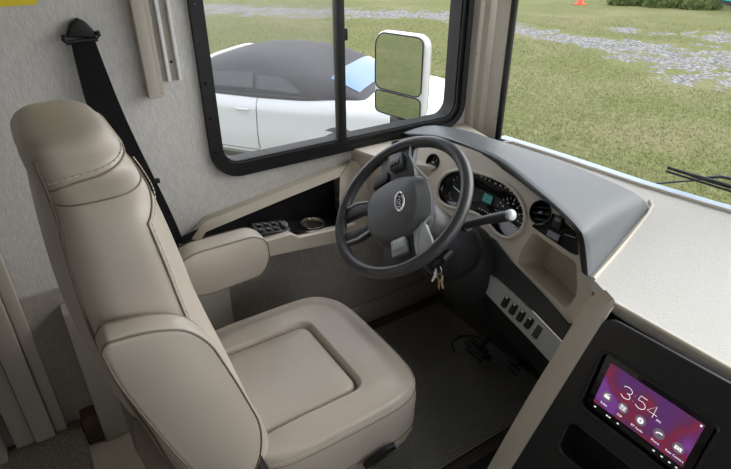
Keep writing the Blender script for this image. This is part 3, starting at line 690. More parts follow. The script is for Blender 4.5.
# ---------------------------------------------------------------- steering column, lever, keys
ax_ = -n_
sc_ = thing('steering_column', 'black steering column with folded rubber boot and silver-tipped gear lever', 'steering column', (1.45, SY, .05))
cdir = np.array([math.cos(R(46)), 0, -math.sin(R(46))])
def cp(s, dy=0., up_=0.): return WC + cdir*s + np.array([0, dy, 0]) + np.array([math.sin(R(46)), 0, math.cos(R(46))])*up_
loft('shroud', [[cp(s, r*1.15*math.cos(t), r*math.sin(t)) for t in np.linspace(0, 2*math.pi, 28, endpoint=False)] for s, r in ((.055, .055), (.07, .068), (.16, .075), (.24, .085), (.30, .09))], G['darkgrey'], sc_, smooth=50)
loft('boot', [[cp(s, r*1.2*math.cos(t), r*math.sin(t)) for t in np.linspace(0, 2*math.pi, 28, endpoint=False)] for s, r in ((.28, .10), (.32, .118), (.35, .108), (.39, .125), (.42, .112), (.46, .13), (.50, .12), (.56, .14), (.62, .13), (.78, .15), (.90, .16))], G['rubber'], sc_, smooth=50)
l0 = cp(.16, -.05, .03); l1 = on(509.5, 215.5, 1, .79); mid = (l0+l1)/2+np.array([0, 0, .006])
lv = tube('gear_lever', catmull([l0, mid, l1], 14), [.013]*4+[.012]*3+[.0125]*3+[.014]*4, G['darkgrey'], sc_, 12)
dl = (l1-l0)/np.linalg.norm(l1-l0)
lathe('lever_tip', [(.0142, 0), (.015, .004), (.0135, .010), (.008, .013), (.0, .0135)], l1, dl, G['satin'], lv, 20)
tube('collar', [l0+dl*.09, l0+dl*.10], .0155, G['black'], lv, 14)
ig = on(441, 262, 1, SY-.09); tube('ignition_lock', [ig+np.array([.05, .02, 0]), ig], .016, G['black'], sc_, 14)
tube('turn_lever', [cp(.12, .06, .02), cp(.11, .14, .04), cp(.105, .19, .045)], [.008, .009, .011], G['darkgrey'], sc_, 10)
ky = thing('key_bunch', 'bunch of metal keys hanging from the ignition lock', 'keys', tuple(ig-np.array([0, 0, .07])))
kr = ig+np.array([-.012, -.006, -.018])
tube('key_ring', [kr+np.array([.0, .013*math.cos(t), .013*math.sin(t)]) for t in np.linspace(0, 6.28, 20, endpoint=False)], .0012, G['chrome'], ky, 6, True)
box('ignition_key', ig+np.array([-.012, 0, 0]), (.028, .006, .022), G['black'], ky, None, .003)
for dy, an_, m_, ln in ((.012, 24, 'chrome', .045), (-.004, -6, 'brass', .05), (-.016, -22, 'steel', .04)):
    c0 = kr+np.array([0, dy*.5, -.012]); d = np.array([0, math.sin(R(an_)), -math.cos(R(an_))]); s_ = np.array([0, d[2], -d[1]])
    kp = [(0, -.009), (.014, -.010), (.02, -.005), (ln, -.004), (ln+.004, 0), (ln, .004), (.02, .005), (.014, .010), (0, .009)]
    prism('key', [c0+d*a+s_*b_ for a, b_ in kp], (.002, 0, 0), G[m_], ky, .0006, 1)
# pedals
def pedal(name, label, px_, z, sx_, sz_):
    t = thing(name, label, 'pedal', tuple(on(*px_, 2, z)-np.array([-.08, 0, z-.005]))); c = on(*px_, 2, z); rot = Matrix.Rotation(R(-50), 3, 'Y')
    box('pad', c, (.022, sx_, sz_), G['rubber'], t, rot, .008)
    bm = bmesh.new()
    for k in range(5): bm_box(bm, c+np.array([-.010, 0, 0])*1+np.array([math.sin(R(50))*0+.6*(k-2)*sz_*.17, 0, .8*(k-2)*sz_*.17+.006]), (.006, sx_*.86, .006), None, .001, 1)
    frombm('grip_ribs', bm, G['black'], t)
    tube('arm', [c+np.array([.01, 0, 0]), c+np.array([.10, 0, .08]), c+np.array([.15, 0, .24])], .010, G['black'], t)
    return t
pedal('brake_pedal', 'wide black brake pedal under the steering column', (478, 350), .10, .11, .07)
pedal('accelerator_pedal', 'tall narrow black accelerator pedal beside the brake pedal', (520, 362), .09, .06, .13)
tube('cable_loop', catmull([on(455, 352, 2, .0224), on(452, 343, 2, .0224), on(462, 336, 2, .0224), on(480, 338, 2, .0224), on(486, 350, 2, .0224)], 20), .004, G['black'])
tag(bpy.data.objects['cable_loop'], 'thin black cable loop lying on the ribbed mat by the pedals', 'cable')

# ---------------------------------------------------------------- centre stack with touchscreen
PX0, PZ0, PT = 1.035, .80, R(75)
Pn = np.array([-math.sin(PT), 0, math.cos(PT)]); Pu = np.array([math.cos(PT), 0, math.sin(PT)]); Po = np.array([PX0, 0, PZ0])
def Pp(px_, off=0.):
    p = onp(*px_, Po+Pn*off, Pn); q = p-Po; return (-q[1], q @ Pu)
def p3(a, b_, c=0.): return Po + np.array([0, -a, 0]) + Pu*b_ + Pn*c
pod = thing('centre_console', 'black centre console with a beige left border holding the touchscreen', 'console', (1.1, .4, 0))
fo = [Pp(p) for p in ((606, 318), (620, 308), (731, 367))]
a_l = [Pp(p) for p in ((607, 316), (575, 367), (545, 415), (512, 469))]
scr_px = ((610, 362), (704, 427.5), (683, 466.6), (590.6, 403))
sc2 = [Pp(p) for p in scr_px]
s_l = min(p[0] for p in sc2); s_r = max(p[0] for p in sc2); s_t = (sc2[0][1]+sc2[1][1])/2; s_b = (sc2[2][1]+sc2[3][1])/2
cxs, cys, hws, hhs = (s_l+s_r)/2, (s_t+s_b)/2, (s_r-s_l)/2-.002, (s_t-s_b)/2
bot = -.76; rt_ = .15
face_o = roundpoly([a_l[0], (rt_, -.012), (rt_, bot), (a_l[3][0]-.10, bot), a_l[3], a_l[2], a_l[1]], .03, 4)
hole = roundpoly([(cxs-hws-.026, cys+hhs+.020), (cxs+hws+.026, cys+hhs+.020), (cxs+hws+.026, cys-hhs-.030), (cxs-hws-.026, cys-hhs-.030)], .02, 4)
hb_ = cys-hhs-.075
hole2 = roundpoly([(cxs-hws-.03, hb_), (cxs+hws+.03, hb_), (cxs+hws+.03, hb_-.10), (cxs-hws-.03, hb_-.10)], .025, 4)
holed('face_plate', face_o, [hole, hole2], p3, G['darkgrey'], pod, .012, Pn)
def pwell(name, P, d, m, parent):
    c = np.mean(P, axis=0); S = [[p3(*(c+(np.array(p)-c)*k), -d*f) for p in P] for f, k in ((-.0, 1.0), (.4, .985), (1, .96), (1, .02))]; return loft(name, S, m, parent, caps=False)
pwell('radio_recess', hole, .020, G['black'], pod); pwell('tray_recess', hole2, .05, G['black'], pod)
tube('recess_rim', [p3(p[0], p[1], .001) for p in hole], .004, G['darkgrey'], pod, 8, True); tube('recess_rim', [p3(p[0], p[1], .001) for p in hole2], .004, G['darkgrey'], pod, 8, True)
# beige border: outer edge follows the pod's left side
o_px = ((596, 286), (561, 343), (528, 400), (487, 469)); o_l = [Pp(p, .012) for p in o_px]
i_px = ((611, 300), (606, 318), (574, 368), (544, 416), (510, 471))
# lofted sections: inner edge, crest, outer crest, side back
secs = []
NI = 26
inn = catmull([p3(*Pp(p), .002) for p in ((616, 303), (604, 320), (574, 368), (544, 416), (510, 471), (496, 496), (440, 590))], NI)
cr1 = catmull([p3(*Pp(p, .012), .012) for p in ((614, 299), (598, 313), (566, 362), (535, 412), (501, 469), (487, 495), (430, 592))], NI)
cr2 = catmull([p3(*Pp(p, .012), .012) for p in ((606, 290), (588, 300), (557, 350), (524, 404), (487, 469), (473, 494), (415, 594))], NI)
bk1 = cr2+np.array([.012, .006, -.004]); bk1[:, 2] = np.minimum(bk1[:, 2], .766); kk = np.clip(np.linspace(0, 1, NI)*4, 0, 1)[:, None]; bk2 = cr2+np.array([.03, .004, -.012])*(1-kk)+np.array([.30, .012, 0])*kk; bk2[:, 2] = np.minimum(bk2[:, 2], .760)
loft('left_border', [inn+np.array([.01, 0, 0]), inn, cr1, cr2, bk1, bk2], G['beige'], pod, closed=False, smooth=35)
obj('border_cap', [inn[0]+np.array([.01, 0, 0]), inn[0], cr1[0], cr2[0], bk1[0], bk2[0]], [(0, 1, 2, 3, 4, 5)], G['beige'], pod, 0)
tube('shelf_bead', [p3(a_l[0][0]+.006, -.004, -.002), p3(rt_, -.003, -.002), p3(.9, -.003, -.002)], .007, G['beige'], pod, 8)
box('side_panel', (1.34, .45, .375), (.50, .16, .75), G['black'], pod)
prism('passenger_face', [p3(rt_+.002, -.012, -.002), p3(1.10, -.012, -.002), p3(1.10, bot, -.002), p3(rt_+.002, bot, -.002)], tuple(-Pn*.02), G['beige'], pod)
# head unit
hu = thing('touchscreen_radio', 'touchscreen radio showing 3:54 on a purple wallpaper in the centre console', 'car radio', tuple(p3(cxs, cys-hhs-.02, -.018)))
M_ = Matrix(((0, -1., 0), tuple(Pu), tuple(Pn))).transposed()
bz = box('bezel', p3(cxs, cys-.006, -.012), (2*hws+.034, 2*hhs+.038, .012), G['blackgloss'], hu, M_, .002)
sc_o = [p3(cxs+a*hws, cys+b_*hhs, -.0055) for a, b_ in ((-1, -1), (1, -1), (1, 1), (-1, 1))]
scn = obj('screen', sc_o, [(0, 1, 2, 3)], WALLP, hu, 0)
def st(a, b_): return tuple(p3(cxs+a*hws, cys+b_*hhs, -.0048))
EX, EY = (0, -1, 0), tuple(Pu)
def strokes(name, L, r, parent, m=ICON):
    bm = bmesh.new()
    for P in L: bm_tube(bm, [st(*p) for p in P], r, 5, False, .3, tuple(Pn))
    return frombm(name, bm, m, parent, 0)
def digit3(x0, x1, y0, y1):
    w_, h_ = x1-x0, y1-y0; c = .5*(x0+x1)
    A = [(c+w_*.5*math.cos(t), y0+h_*.74+h_*.26*math.sin(t)) for t in np.linspace(R(160), R(-85), 14)]
    B = [(c+w_*.5*math.cos(t), y0+h_*.25+h_*.25*math.sin(t)) for t in np.linspace(R(85), R(-160), 14)]
    return A+B
dg = [digit3(-.56, -.36, .0, .52), [(-.05, .52), (-.19, .52), (-.21, .30), (-.12, .33), (-.06, .29), (-.03, .2), (-.03, .12), (-.07, .03), (-.13, .0), (-.2, .03), (-.22, .08)],
      [(.16, .0), (.16, .52), (.02, .16), (.23, .16)], [(-.285, .36), (-.285, .375)], [(-.285, .10), (-.285, .115)]]
strokes('clock_digits', dg, .0007, scn); text('clock_suffix', 'PM', .008, st(.29, .02), EX, EY, ICON, scn)
labs = ((-.78, 'Radio'), (-.40, 'DSP'), (0, 'BT Audio'), (.40, 'Phone'), (.80, 'Rear Camera'))
for x, s in labs:
    obj('icon_disc', [np.array(st(x+.115*math.cos(t), -.42+.115*hws/hhs*math.sin(t)))-Pn*.0003 for t in np.linspace(0, 6.283, 24, endpoint=False)], [tuple(range(24))], ICON2, scn, 0)
    text('icon_label', s, .0075, st(x, -.80), EX, EY, ICON, scn)
def flat(name, P, m=ICON): return obj(name, [st(*p) for p in P], [tuple(range(len(P)))], m, scn, 0)
flat('radio_icon', [(-.84, -.50), (-.72, -.50), (-.72, -.36), (-.84, -.36)]); strokes('radio_aerial', [[(-.83, -.35), (-.73, -.26)]], .0008, scn)
strokes('equaliser_icon', [[(-.47, -.34), (-.33, -.34)], [(-.47, -.42), (-.33, -.42)], [(-.47, -.50), (-.33, -.50)], [(-.43, -.29), (-.43, -.39)], [(-.37, -.37), (-.37, -.47)]], .0010, scn)
flat('bluetooth_disc', [(.065*math.cos(t), -.42+.13*math.sin(t)) for t in np.linspace(0, 6.283, 24, endpoint=False)])
bm = bmesh.new(); bm_tube(bm, [np.array(st(*p))+Pn*.0004 for p in ((-.025, -.47), (.025, -.37), (0, -.34), (0, -.50), (.025, -.47), (-.025, -.37))], .0005, 4); frombm('bluetooth_mark', bm, G['black'], scn, 0)
strokes('phone_icon', [[(.345, -.46), (.36, -.40), (.40, -.365), (.44, -.36), (.465, -.38)]], .0016, scn)
flat('camera_icon', [(.73, -.52), (.87, -.52), (.87, -.36), (.73, -.36)])
bm = bmesh.new(); bm_tube(bm, [np.array(st(.80+.035*math.cos(t), -.44+.06*math.sin(t)))+Pn*.0004 for t in np.linspace(0, 6.283, 16, endpoint=False)], .0006, 4, True); frombm('camera_lens', bm, G['black'], scn, 0)
flat('settings_icon', [(.95+.022*math.cos(t), .90+.045*math.sin(t)) for t in np.linspace(0, 6.283, 12, endpoint=False)])
bm = bmesh.new()
for a in (-.92, -.62, -.56, -.36, .45, .62, .78, .92): bm_tube(bm, [st(a-.02, -1.16), st(a+.02, -1.16)], .0013, 5)
frombm('key_marks', bm, ICON, bz, 0, 'stuff')

# ---------------------------------------------------------------- side console under the window
scn_ = thing('side_console', 'beige side console with a black tray fixed under the side window', 'console', (.65, 1.55, .45))
YC = 1.47
# opening outline in (x, z) at the inboard face, and the same outline on the wall
o_out = [on(x, y, 1, WY-.03) for x, y in ((181, 262), (187, 243), (205, 221), (290, 187), (346, 165))]
rimw = [on(x, y, 1, WY-.002) for x, y in ((177, 260), (184, 239), (205, 216), (290, 183), (349, 161))]
inner_up = [on(x, y, 1, WY-.055) for x, y in ((191, 268), (194, 250), (206, 232), (292, 196), (339.5, 177))]
zt = [on(x, y, 1, YC) for x, y in ((192, 258), (245, 245), (271, 239), (285, 235), (291, 233), (299, 236.5), (339, 228), (356, 223))]
zb = [on(x, y, 1, YC) for x, y in ((190, 276), (245, 262), (271, 256), (285, 253), (292, 251.5), (305, 249), (339, 242), (356, 238))]
cap_o = loft('upper_rim', [[p for p in rimw], [np.array(p)+np.array([0, -.004, 0]) for p in o_out], [p for p in inner_up], [np.array(p)+np.array([.004, .05, -.01]) for p in inner_up]], G['beige'], scn_, closed=False, smooth=40)
rail = loft('front_rail', [[np.array(p)+np.array([0, .03, -.004]) for p in zt], [np.array(p)+np.array([0, .006, 0]) for p in zt], [np.array(p)+np.array([0, 0, -.006]) for p in zt], zb, [np.array(p)+np.array([0, .03, -.012]) for p in zb], [np.array(p)+np.array([0, .165, -.02]) for p in zb]], G['beige'], scn_, closed=False, smooth=45)
zf = np.mean([p[2] for p in zt])-.03
xs = np.linspace(.33, .915, 8); zr = np.interp(xs, [p[0] for p in zt], [p[2] for p in zt])
ly = [YC+.028, YC+.04, WY-.055, WY-.045]
S = []
zu = np.interp(xs, [p[0] for p in inner_up], [p[2] for p in inner_up])
for yy, zc in ((YC+.012, 0), (YC+.024, -.006), (YC+.030, -.010), (WY-.035, -.014)): S.append([(x, yy, z+zc) for x, z in zip(xs, zr)])
S.append([(x, WY-.030, max(z+.01, zr[i])) for i, (x, z) in enumerate(zip(xs, zu))])
loft('tray_liner', S, G['black'], scn_, closed=False, smooth=40)
K = [on(x, y, 1, v) for x, y, v in ((340, 177, 1.595), (351, 160, 1.63), (368, 165, 1.60), (366, 236, 1.475), (339, 228, 1.475))]
obj('end_cheek', K+[k_+np.array([.02, .004, 0]) for k_ in K], [(0, 1, 2, 3, 4), (0, 4, 9, 5), (5, 6, 7, 8, 9)], G['beige'], scn_, 30)
obj('tray_end', [K[0]+np.array([.002, 0, 0]), K[4]+np.array([.002, 0, -.02]), (.93, WY-.03, .58), (.95, WY-.03, .77)], [(0, 1, 2, 3)], G['black'], scn_, 0)
# cup holder and switch pad
chc = on(312, 219, 1, 1.545); chz = float(np.interp(chc[0], xs, zr))-.004
ch = lathe('cup_holder', [(.0385, -.055), (.0405, .002), (.050, .004), (.052, .001), (.050, -.002)], (chc[0], 1.545, chz), (0, 0, 1), G['black'], scn_, 36, True, False)
lathe('steel_liner', [(.0, -.05), (.037, -.05), (.0385, .001), (.0400, .004), (.0440, .005), (.0450, .003)], (chc[0], 1.545, chz+.002), (0, 0, 1), G['steel'], ch, 36, True, False)
kx = on(270, 228, 1, 1.53); kz = float(np.interp(kx[0], xs, zr))+.004
tl = math.degrees(math.atan2(zr[5]-zr[3], xs[5]-xs[3])); rotp = Matrix.Rotation(R(-tl), 3, 'Y') @ Matrix.Rotation(R(22), 3, 'X')
kp_ = box('switch_pad', (kx[0], 1.525, kz), (.125, .055, .03), G['darkgrey'], scn_, rotp, .006)
for i in range(4):
    for j in range(2): box('button', Vector((kx[0], 1.525, kz))+rotp @ Vector((-.042+i*.028, -.012+j*.024, .0165)), (.020, .017, .006), G['blackgloss'], kp_, rotp, .0015)
lathe('mirror_knob', [(.013, 0), (.013, .008), (.009, .010)], Vector((kx[0], 1.525, kz))+rotp @ Vector((.045, .0, .015)), rotp @ Vector((0, 0, 1)), G['padgrey'], kp_, 16)
box('outlet_socket', (.895, 1.555, .665), (.012, .04, .04), G['darkgrey'], scn_, None, .004)

# ---------------------------------------------------------------- seat belt, shade tracks, sticker
sbt = thing('seat_belt', 'black seat belt strap hanging from a loop on the wall behind the driver seat', 'seat belt', (.2, WY-.02, .6))
tb = on(82, 30, 1, WY-.03)
cap_p = [on(x, y, 1, WY-.03) for x, y in ((77, 18), (70, 24), (66, 38), (96, 39), (97, 34), (86, 22))]
prism('anchor_cover', [tuple(p) for p in cap_p], (0, .028, 0), G['black'], sbt, .008, 3)
lc_, rc_ = on(66.5, 39.5, 1, WY-.032), on(96.5, 36, 1, WY-.032)
dv_ = (rc_-lc_)/np.linalg.norm(rc_-lc_)
tube('loop', [lc_-dv_*.004+np.array([0, 0, .012]), lc_-dv_*.006, lc_+np.array([0, 0, -.008]), rc_+np.array([0, 0, -.008]), rc_+dv_*.006, rc_+dv_*.004+np.array([0, 0, .012])], .006, G['black'], sbt, 8)
e0, e1 = on(70, 40, 1, WY-.035), on(94, 38, 1, WY-.035)
f0, f1 = on(94, 126, 1, WY-.06), on(127, 121, 1, WY-.06)
g0, g1 = on(138, 216, 1, WY-.10), on(171, 212, 1, WY-.10)
h0, h1 = on(154, 247, 1, WY-.11), on(184, 243, 1, WY-.11)
A1 = catmull([e0, f0, g0, h0], 20); A2 = catmull([e1, f1, g1, h1], 20)
loft('strap', [[a for a in A1], [a for a in A2], [a+np.array([0, .002, 0]) for a in A2], [a+np.array([0, .002, 0]) for a in A1], [a for a in A1]], G['belt'], sbt, closed=False, smooth=30)
bc = on(156, 181, 1, WY-.085); box('stop_button', bc, (.022, .012, .014), G['black'], sbt, None, .003)
box('buckle_anchor', (h0+h1)/2+np.array([0, .02, -.02]), (.06, .03, .06), G['black'], sbt, None, .006)
st1 = thing('shade_track', 'beige shade channel ending beside the side window frame', 'track', (.343, WY-.001, 1.14))
xa, xb, zb_ = .320, .366, 1.138
box2('channel', (xa, WY-.034, zb_), (xb-.014, WY-.001, 2.05), G['trimbeige'], st1, .003); box2('flange', (xb-.014, WY-.026, zb_), (xb, WY-.001, 2.05), G['trimbeige'], st1, .002); box2('channel_cap', (xa, WY-.036, zb_-.006), (xb, WY-.001, zb_+.001), G['trimbeige'], st1, .002)
st2 = thing('blind_rail', 'thin white aluminium blind rail with twin ribs on the wall', 'rail', (.404, WY-.001, 1.16))
box2('base', (.384, WY-.005, 1.168), (.424, WY-.001, 2.05), G['trimbeige'], st2); box2('rib', (.384, WY-.020, 1.168), (.393, WY-.0052, 2.05), G['aluminium'], st2, .001); box2('rib', (.415, WY-.020, 1.168), (.424, WY-.0052, 2.05), G['aluminium'], st2, .001)
lathe('screw', [(.004, 0), (.004, .003), (.0, .004)], (.404, WY-.005, 1.22), (0, -1, 0), G['black'], st2, 10)
sk = [on(x, y, 1, WY-.0012) for x, y in ((37, 4.5), (-40, 9), (-40, -70), (37, -70))]
ya = prism('warning_sticker', [tuple(p) for p in sk], (0, -.001, 0), G['yellow']); tag(ya, 'yellow sticker on the wall above the driver seat', 'sticker')
# bulkhead mouldings, carpet, lower box
bh = struct('trim_4', (-.25, WY, 0))
bm = bmesh.new()
for nm, xa, xb, th_, m_ in (('moulding', -.185, -.150, .040, 'trimbeige'), ('moulding', -.245, -.187, .055, 'trimbeige'), ('moulding', -.300, -.247, .045, 'trimbeige'), ('moulding', -.36, -.325, .085, 'trimbeige')):
    box2(nm, (xa, WY-th_-.0005, .086), (xb, WY-.0125, .82 if xa > -.35 else 2.05), G[m_], bh, .006)
bm.free()
wb_ = box2('trim_7', (-.105, WY-.07, .0005), (-.057, WY-.0125, .12), G['wood'], None, .004, 'structure')
cpt = box2('carpet_pad', (-1.2, .55, .0005), (-.108, WY-.013, .085), G['carpet'], None, .012)
tag(cpt, 'speckled brown carpet runner on the floor behind the driver seat', 'carpet')
mm = [on(x, y, 2, .0105) for x, y in ((448, 472), (506, 424), (560, 372), (575, 330))]
xr = 1.44
yb = float(np.mean([mm[0][1], mm[1][1]]))
cc = box2('cab_carpet', (.25, yb-.055, .0003), (1.61, WY-.041, .009), G['cabcarpet'], None, .003); tag(cc, 'dark brown carpet of the footwell under the ribbed mat', 'carpet')
fm = box2('floor_mat', (.62, yb, .0093), (1.42, 1.545, .018), G['mat'], None, .004); tag(fm, 'dark ribbed floor mat in front of the driver seat', 'floor mat')
ed = box2('trim_5', (.25, yb-.10, .0003), (1.5, yb-.058, .05), G['black'], None, .004, 'structure')
box2('trim_6', (.25, yb-.30, .0003), (1.05, yb-.102, .045), G['trimbeige'], None, .004, 'structure')

# ---------------------------------------------------------------- outside mirror and wiper
mr = thing('side_mirror', 'tall white-shelled outside mirror with chrome edge beyond the side window', 'mirror', (1.45, 1.78, .8))
mc = on(400, 77, 1, 1.97); mn = np.array([-.90, -.436, 0]); mn /= np.linalg.norm(mn); ms = np.array([-mn[1], mn[0], 0])*-1; mz = np.array([0, 0, 1.])
if ms @ RT < 0: ms = -ms
def m3_(a, b_, c): return mc+ms*a+mz*b_+mn*c
o2 = roundpoly([(-.125, -.175), (.125, -.20), (.125, .185), (-.100, .190), (-.125, .15)], .05, 5)
def scl(P, f, c, sh=0.): return [m3_(p[0]*f+sh, p[1]*f, c) for p in P]
loft('shell', [scl(o2, .97, .012), scl(o2, 1, .004), scl(o2, 1, -.03), scl(o2, .92, -.07), scl(o2, .7, -.10), scl(o2, .2, -.112)], G['carwhite'], mr, smooth=50)
gt = [p for p in roundpoly([(-.120, -.057), (.113, -.077), (.113, .176), (-.094, .184), (-.120, .146)], .035, 5)]
gb = [p for p in roundpoly([(-.118, -.166), (.113, -.192), (.113, -.085), (-.120, -.065)], .025, 5)]
for nm, P in (('mirror_glass', gt), ('spotter_glass', gb)):
    gl = obj(nm, [m3_(p[0], p[1], .0135) for p in P], [tuple(range(len(P)))], G['mirror'], mr, 0); tube('glass_rim', [m3_(p[0], p[1], .0135) for p in P], .003, G['black'], gl, 6, True)
box('lower_bracket', m3_(0, -.215, -.05), (.10, .10, .05), G['darkgrey'], mr, None, .015)
tube('arm', [m3_(0, -.22, -.05), m3_(.02, -.27, -.02), (1.55, 1.80, mc[2]-.29), (1.56, 1.732, mc[2]-.28)], [.022, .026, .028, .03], G['carwhite'], mr, 12)
wi = thing('windshield_wiper', 'black windshield wiper resting low on the outside of the windshield', 'wiper', (1.9, .6, .75))
XW = 1.90
w0, w1_, w2_ = on(668, 167.5, 0, XW), on(695, 176, 0, XW), on(735, 188, 0, XW); w3 = on(790, 204, 0, XW)
tube('blade_carrier', catmull([w0, w1_, w2_, w3], 16), [.006]*5+[.008]*11, G['black'], wi, 8); tube('rubber_blade', [w0+np.array([-.008, 0, -.012]), w2_+np.array([-.008, 0, -.012]), w3+np.array([-.008, 0, -.012])], .004, G['rubber'], wi, 6)
tube('arm', [on(700, 178.5, 0, XW+.02), on(720, 176.5, 0, XW+.02), on(760, 184, 0, XW+.03), (XW+.03, .45, BZ-.02)], [.006, .006, .008, .010], G['darkgrey'], wi, 8)
tube('washer_line', [on(652, 184, 0, XW-.01), on(672, 182.2, 0, XW), on(700, 180, 0, XW+.01)], .0035, G['darkgrey'], wi, 6)

# ---------------------------------------------------------------- parked convertible
cr = thing('convertible_car', 'white convertible car with dark folding roof parked on the grass', 'car', (2.29, 5.89, GZ))
rd = np.array([math.cos(R(-54)), math.sin(R(-54)), 0]); rd /= np.linalg.norm(rd); td = np.array([-rd[1], rd[0], 0]);
if td @ hd < 0: td = -td
O_ = np.array([2.29, 5.89, GZ])+td*.13-rd*.08
HWc = .90
def c3(s, t, z): return O_ + rd*s + td*(t+HWc) + np.array([0, 0, z])       # t = -HWc is the near side
st_ = np.array([-2.62, -2.55, -2.4, -2.0, -1.5, -1.05, -.5, 0, .5, 1.0, 1.5, 1.8, 2.05, 2.15, 2.18])
hwv = np.array([.55, .70, .80, .87, .895, .90, .90, .90, .905, .905, .885, .85, .78, .68, .55])
top_ = np.array([.52, .62, .70, .80, .88, .945, .935, .94, .955, .985, 1.0, .985, .95, .90, .80])
bz_ = np.array([.40, .28, .22, .19, .18, .18, .18, .18, .18, .18, .20, .24, .30, .36, .45])
sF = np.linspace(-2.62, 2.18, 64); S = []
for s in sF:
    hw, tz, bz0 = (np.interp(s, st_, q) for q in (hwv, top_, bz_)); L = []
    half = [(.86, bz0), (.97, bz0+.08), (1.0, .42 if bz0 < .4 else bz0+.1), (1.005, .58), (.985, tz-.19), (.99, tz-.16), (.965, tz-.05), (.925, tz-.008), (.86, tz+.004), (.5, tz+.018), (0, tz+.025)]
    half = [(a, max(z_, bz0)) for a, z_ in half]
    for a, z_ in half: L.append(c3(s, -hw*a, z_))
    for a, z_ in half[-2::-1]: L.append(c3(s, hw*a, z_))
    S.append(L)
body = loft('body', S, G['carwhite'], cr, smooth=35)
# folding roof
sr = np.linspace(-.86, 1.40, 44)
def roof(s):
    zt_ = np.interp(s, [-.86, -.7, -.5, -.2, .3, .6, .85, 1.05, 1.25, 1.40], [1.27, 1.32, 1.365, 1.40, 1.39, 1.34, 1.265, 1.17, 1.06, .985]); W = np.interp(s, [-1.02, 0, .7, 1.40], [.80, .83, .83, .72]); hb0 = np.interp(s, st_, top_)-.01
    return zt_, W, hb0
def rf(s, v, off=0.):
    zt_, W, hb0 = roof(s); a = math.pi*v; c, s_ = math.cos(a), math.sin(a)
    e1_, e2_ = .52, .72
    t = -W*math.copysign(abs(c)**e1_, c); z_ = hb0+(zt_-hb0)*abs(s_)**e2_
    return c3(s, t*(1+off/W), z_+off*abs(s_))
vv = np.linspace(0, 1, 40)
rt0 = loft('soft_top', [[rf(s, v) for v in vv] for s in sr], G['softtop'], cr, closed=False, smooth=50)
def patch(name, sA, sB, vA, vB, m, parent, off, nS=14, nV=8):      # sA..sB may depend on v
    S_ = [[rf(sA(v)+(sB(v)-sA(v))*k/(nS-1), v, off) for v in np.linspace(vA, vB, nV)] for k in range(nS)]
    return loft(name, S_, m, parent, closed=False, smooth=60)
for flip in (False, True):
    fl = (lambda v: 1-v) if flip else (lambda v: v)
    def pv(name, sA, sB, vA, vB, m, off):
        S_ = [[rf(sA(v)+(sB(v)-sA(v))*k/13, fl(v), off) for v in np.linspace(vA, vB, 8)] for k in range(14)]; return loft(name, S_, m, cr, closed=False, smooth=60)
    q = lambda v: (v-.015)/.16
    pv('door_window', lambda v: -.86+.10*q(v), lambda v: -.03, .02, .165, G['carglass'], .008)
    pv('quarter_window', lambda v: .02, lambda v: .62-.30*q(v)**1.3, .03, .15, G['carglass'], .008)
pillar = [rf(-1.0+.34*k/10*1.2, .01+.20*k/10, .012) for k in range(11)]
tube('windshield_frame', [c3(-1.35, -.80, .93), c3(-1.1, -.78, 1.10)]+[rf(-.86, v, .012) for v in np.linspace(.10, .90, 30)]+[c3(-1.1, .78, 1.10), c3(-1.35, .80, .93)], .024, G['carwhite'], cr, 8)
patch('rear_window', lambda v: .90, lambda v: 1.24, .27, .73, G['rearglass'], cr, .008)
obj('windshield', [c3(-1.45, -.74, .91), c3(-1.45, .74, .91), rf(-.86, .80), rf(-.86, .5, .0), rf(-.86, .20)], [(0, 1, 2, 3, 4)], G['carglass'], cr, 0)
mat('gapdark', (.05, .05, .055), .7)
def side(s, z_, off=.004):
    hw, tz, bz0 = (np.interp(s, st_, q) for q in (hwv, top_, bz_)); a = np.interp(z_, [bz0, bz0+.08, .42, .58, tz-.19, tz-.16, tz-.05, tz-.008], [.86, .97, 1., 1.005, .985, .99, .965, .925]); return c3(s, -hw*a-off, z_)
tube('door_gap', [side(0.02, z_, .0) for z_ in np.linspace(.93, .32, 14)], .006, G['gapdark'], body, 6)
tube('door_gap', [side(-1.12, z_, .0) for z_ in np.linspace(.92, .32, 14)], .006, G['gapdark'], body, 6)
tube('sill_gap', [side(s, .30, .0) for s in np.linspace(-1.12, .02, 14)], .005, G['gapdark'], body, 6)
tube('door_handle', [side(-.25, .80, .005), side(-.22, .80, .03), side(-.10, .802, .03), side(-.07, .80, .005)], .012, G['carwhite'], body, 8, False, 1.2)
for s in (-1.62, 1.10):
    for sg in (-1, 1):
        wc_ = c3(s, sg*(HWc-.075), .33); ax2 = td*sg
        wh = lathe('wheel', [(.10, -.10), (.30, -.10), (.33, -.06), (.33, .07), (.30, .105), (.23, .105)], wc_, ax2, G['tyre'], cr, 36)
        lathe('hub_cap', [(.235, .106), (.215, .095), (.06, .103), (.0, .105)], wc_, ax2, G['silver'], wh, 30)
        lathe('arch_lining', [(.0, .076), (.375, .078), (.385, .074)], wc_, ax2, G['gapdark'], cr, 36)
lm = side(-1.0, .93, .06); box('door_mirror', lm+np.array([0, 0, .04]), (.10, .18, .10), G['carwhite'], cr, None, .03)
box('tail_lamp', c3(2.10, -.62, .78), (.12, .16, .12), G['red'], cr, None, .03); box('tail_lamp', c3(2.10, .62, .78), (.12, .16, .12), G['red'], cr, None, .03)
tube('chrome_strip', [rf(s, .012, .012) for s in np.linspace(-.85, .72, 20)], .006, G['darkgrey'], cr, 6)

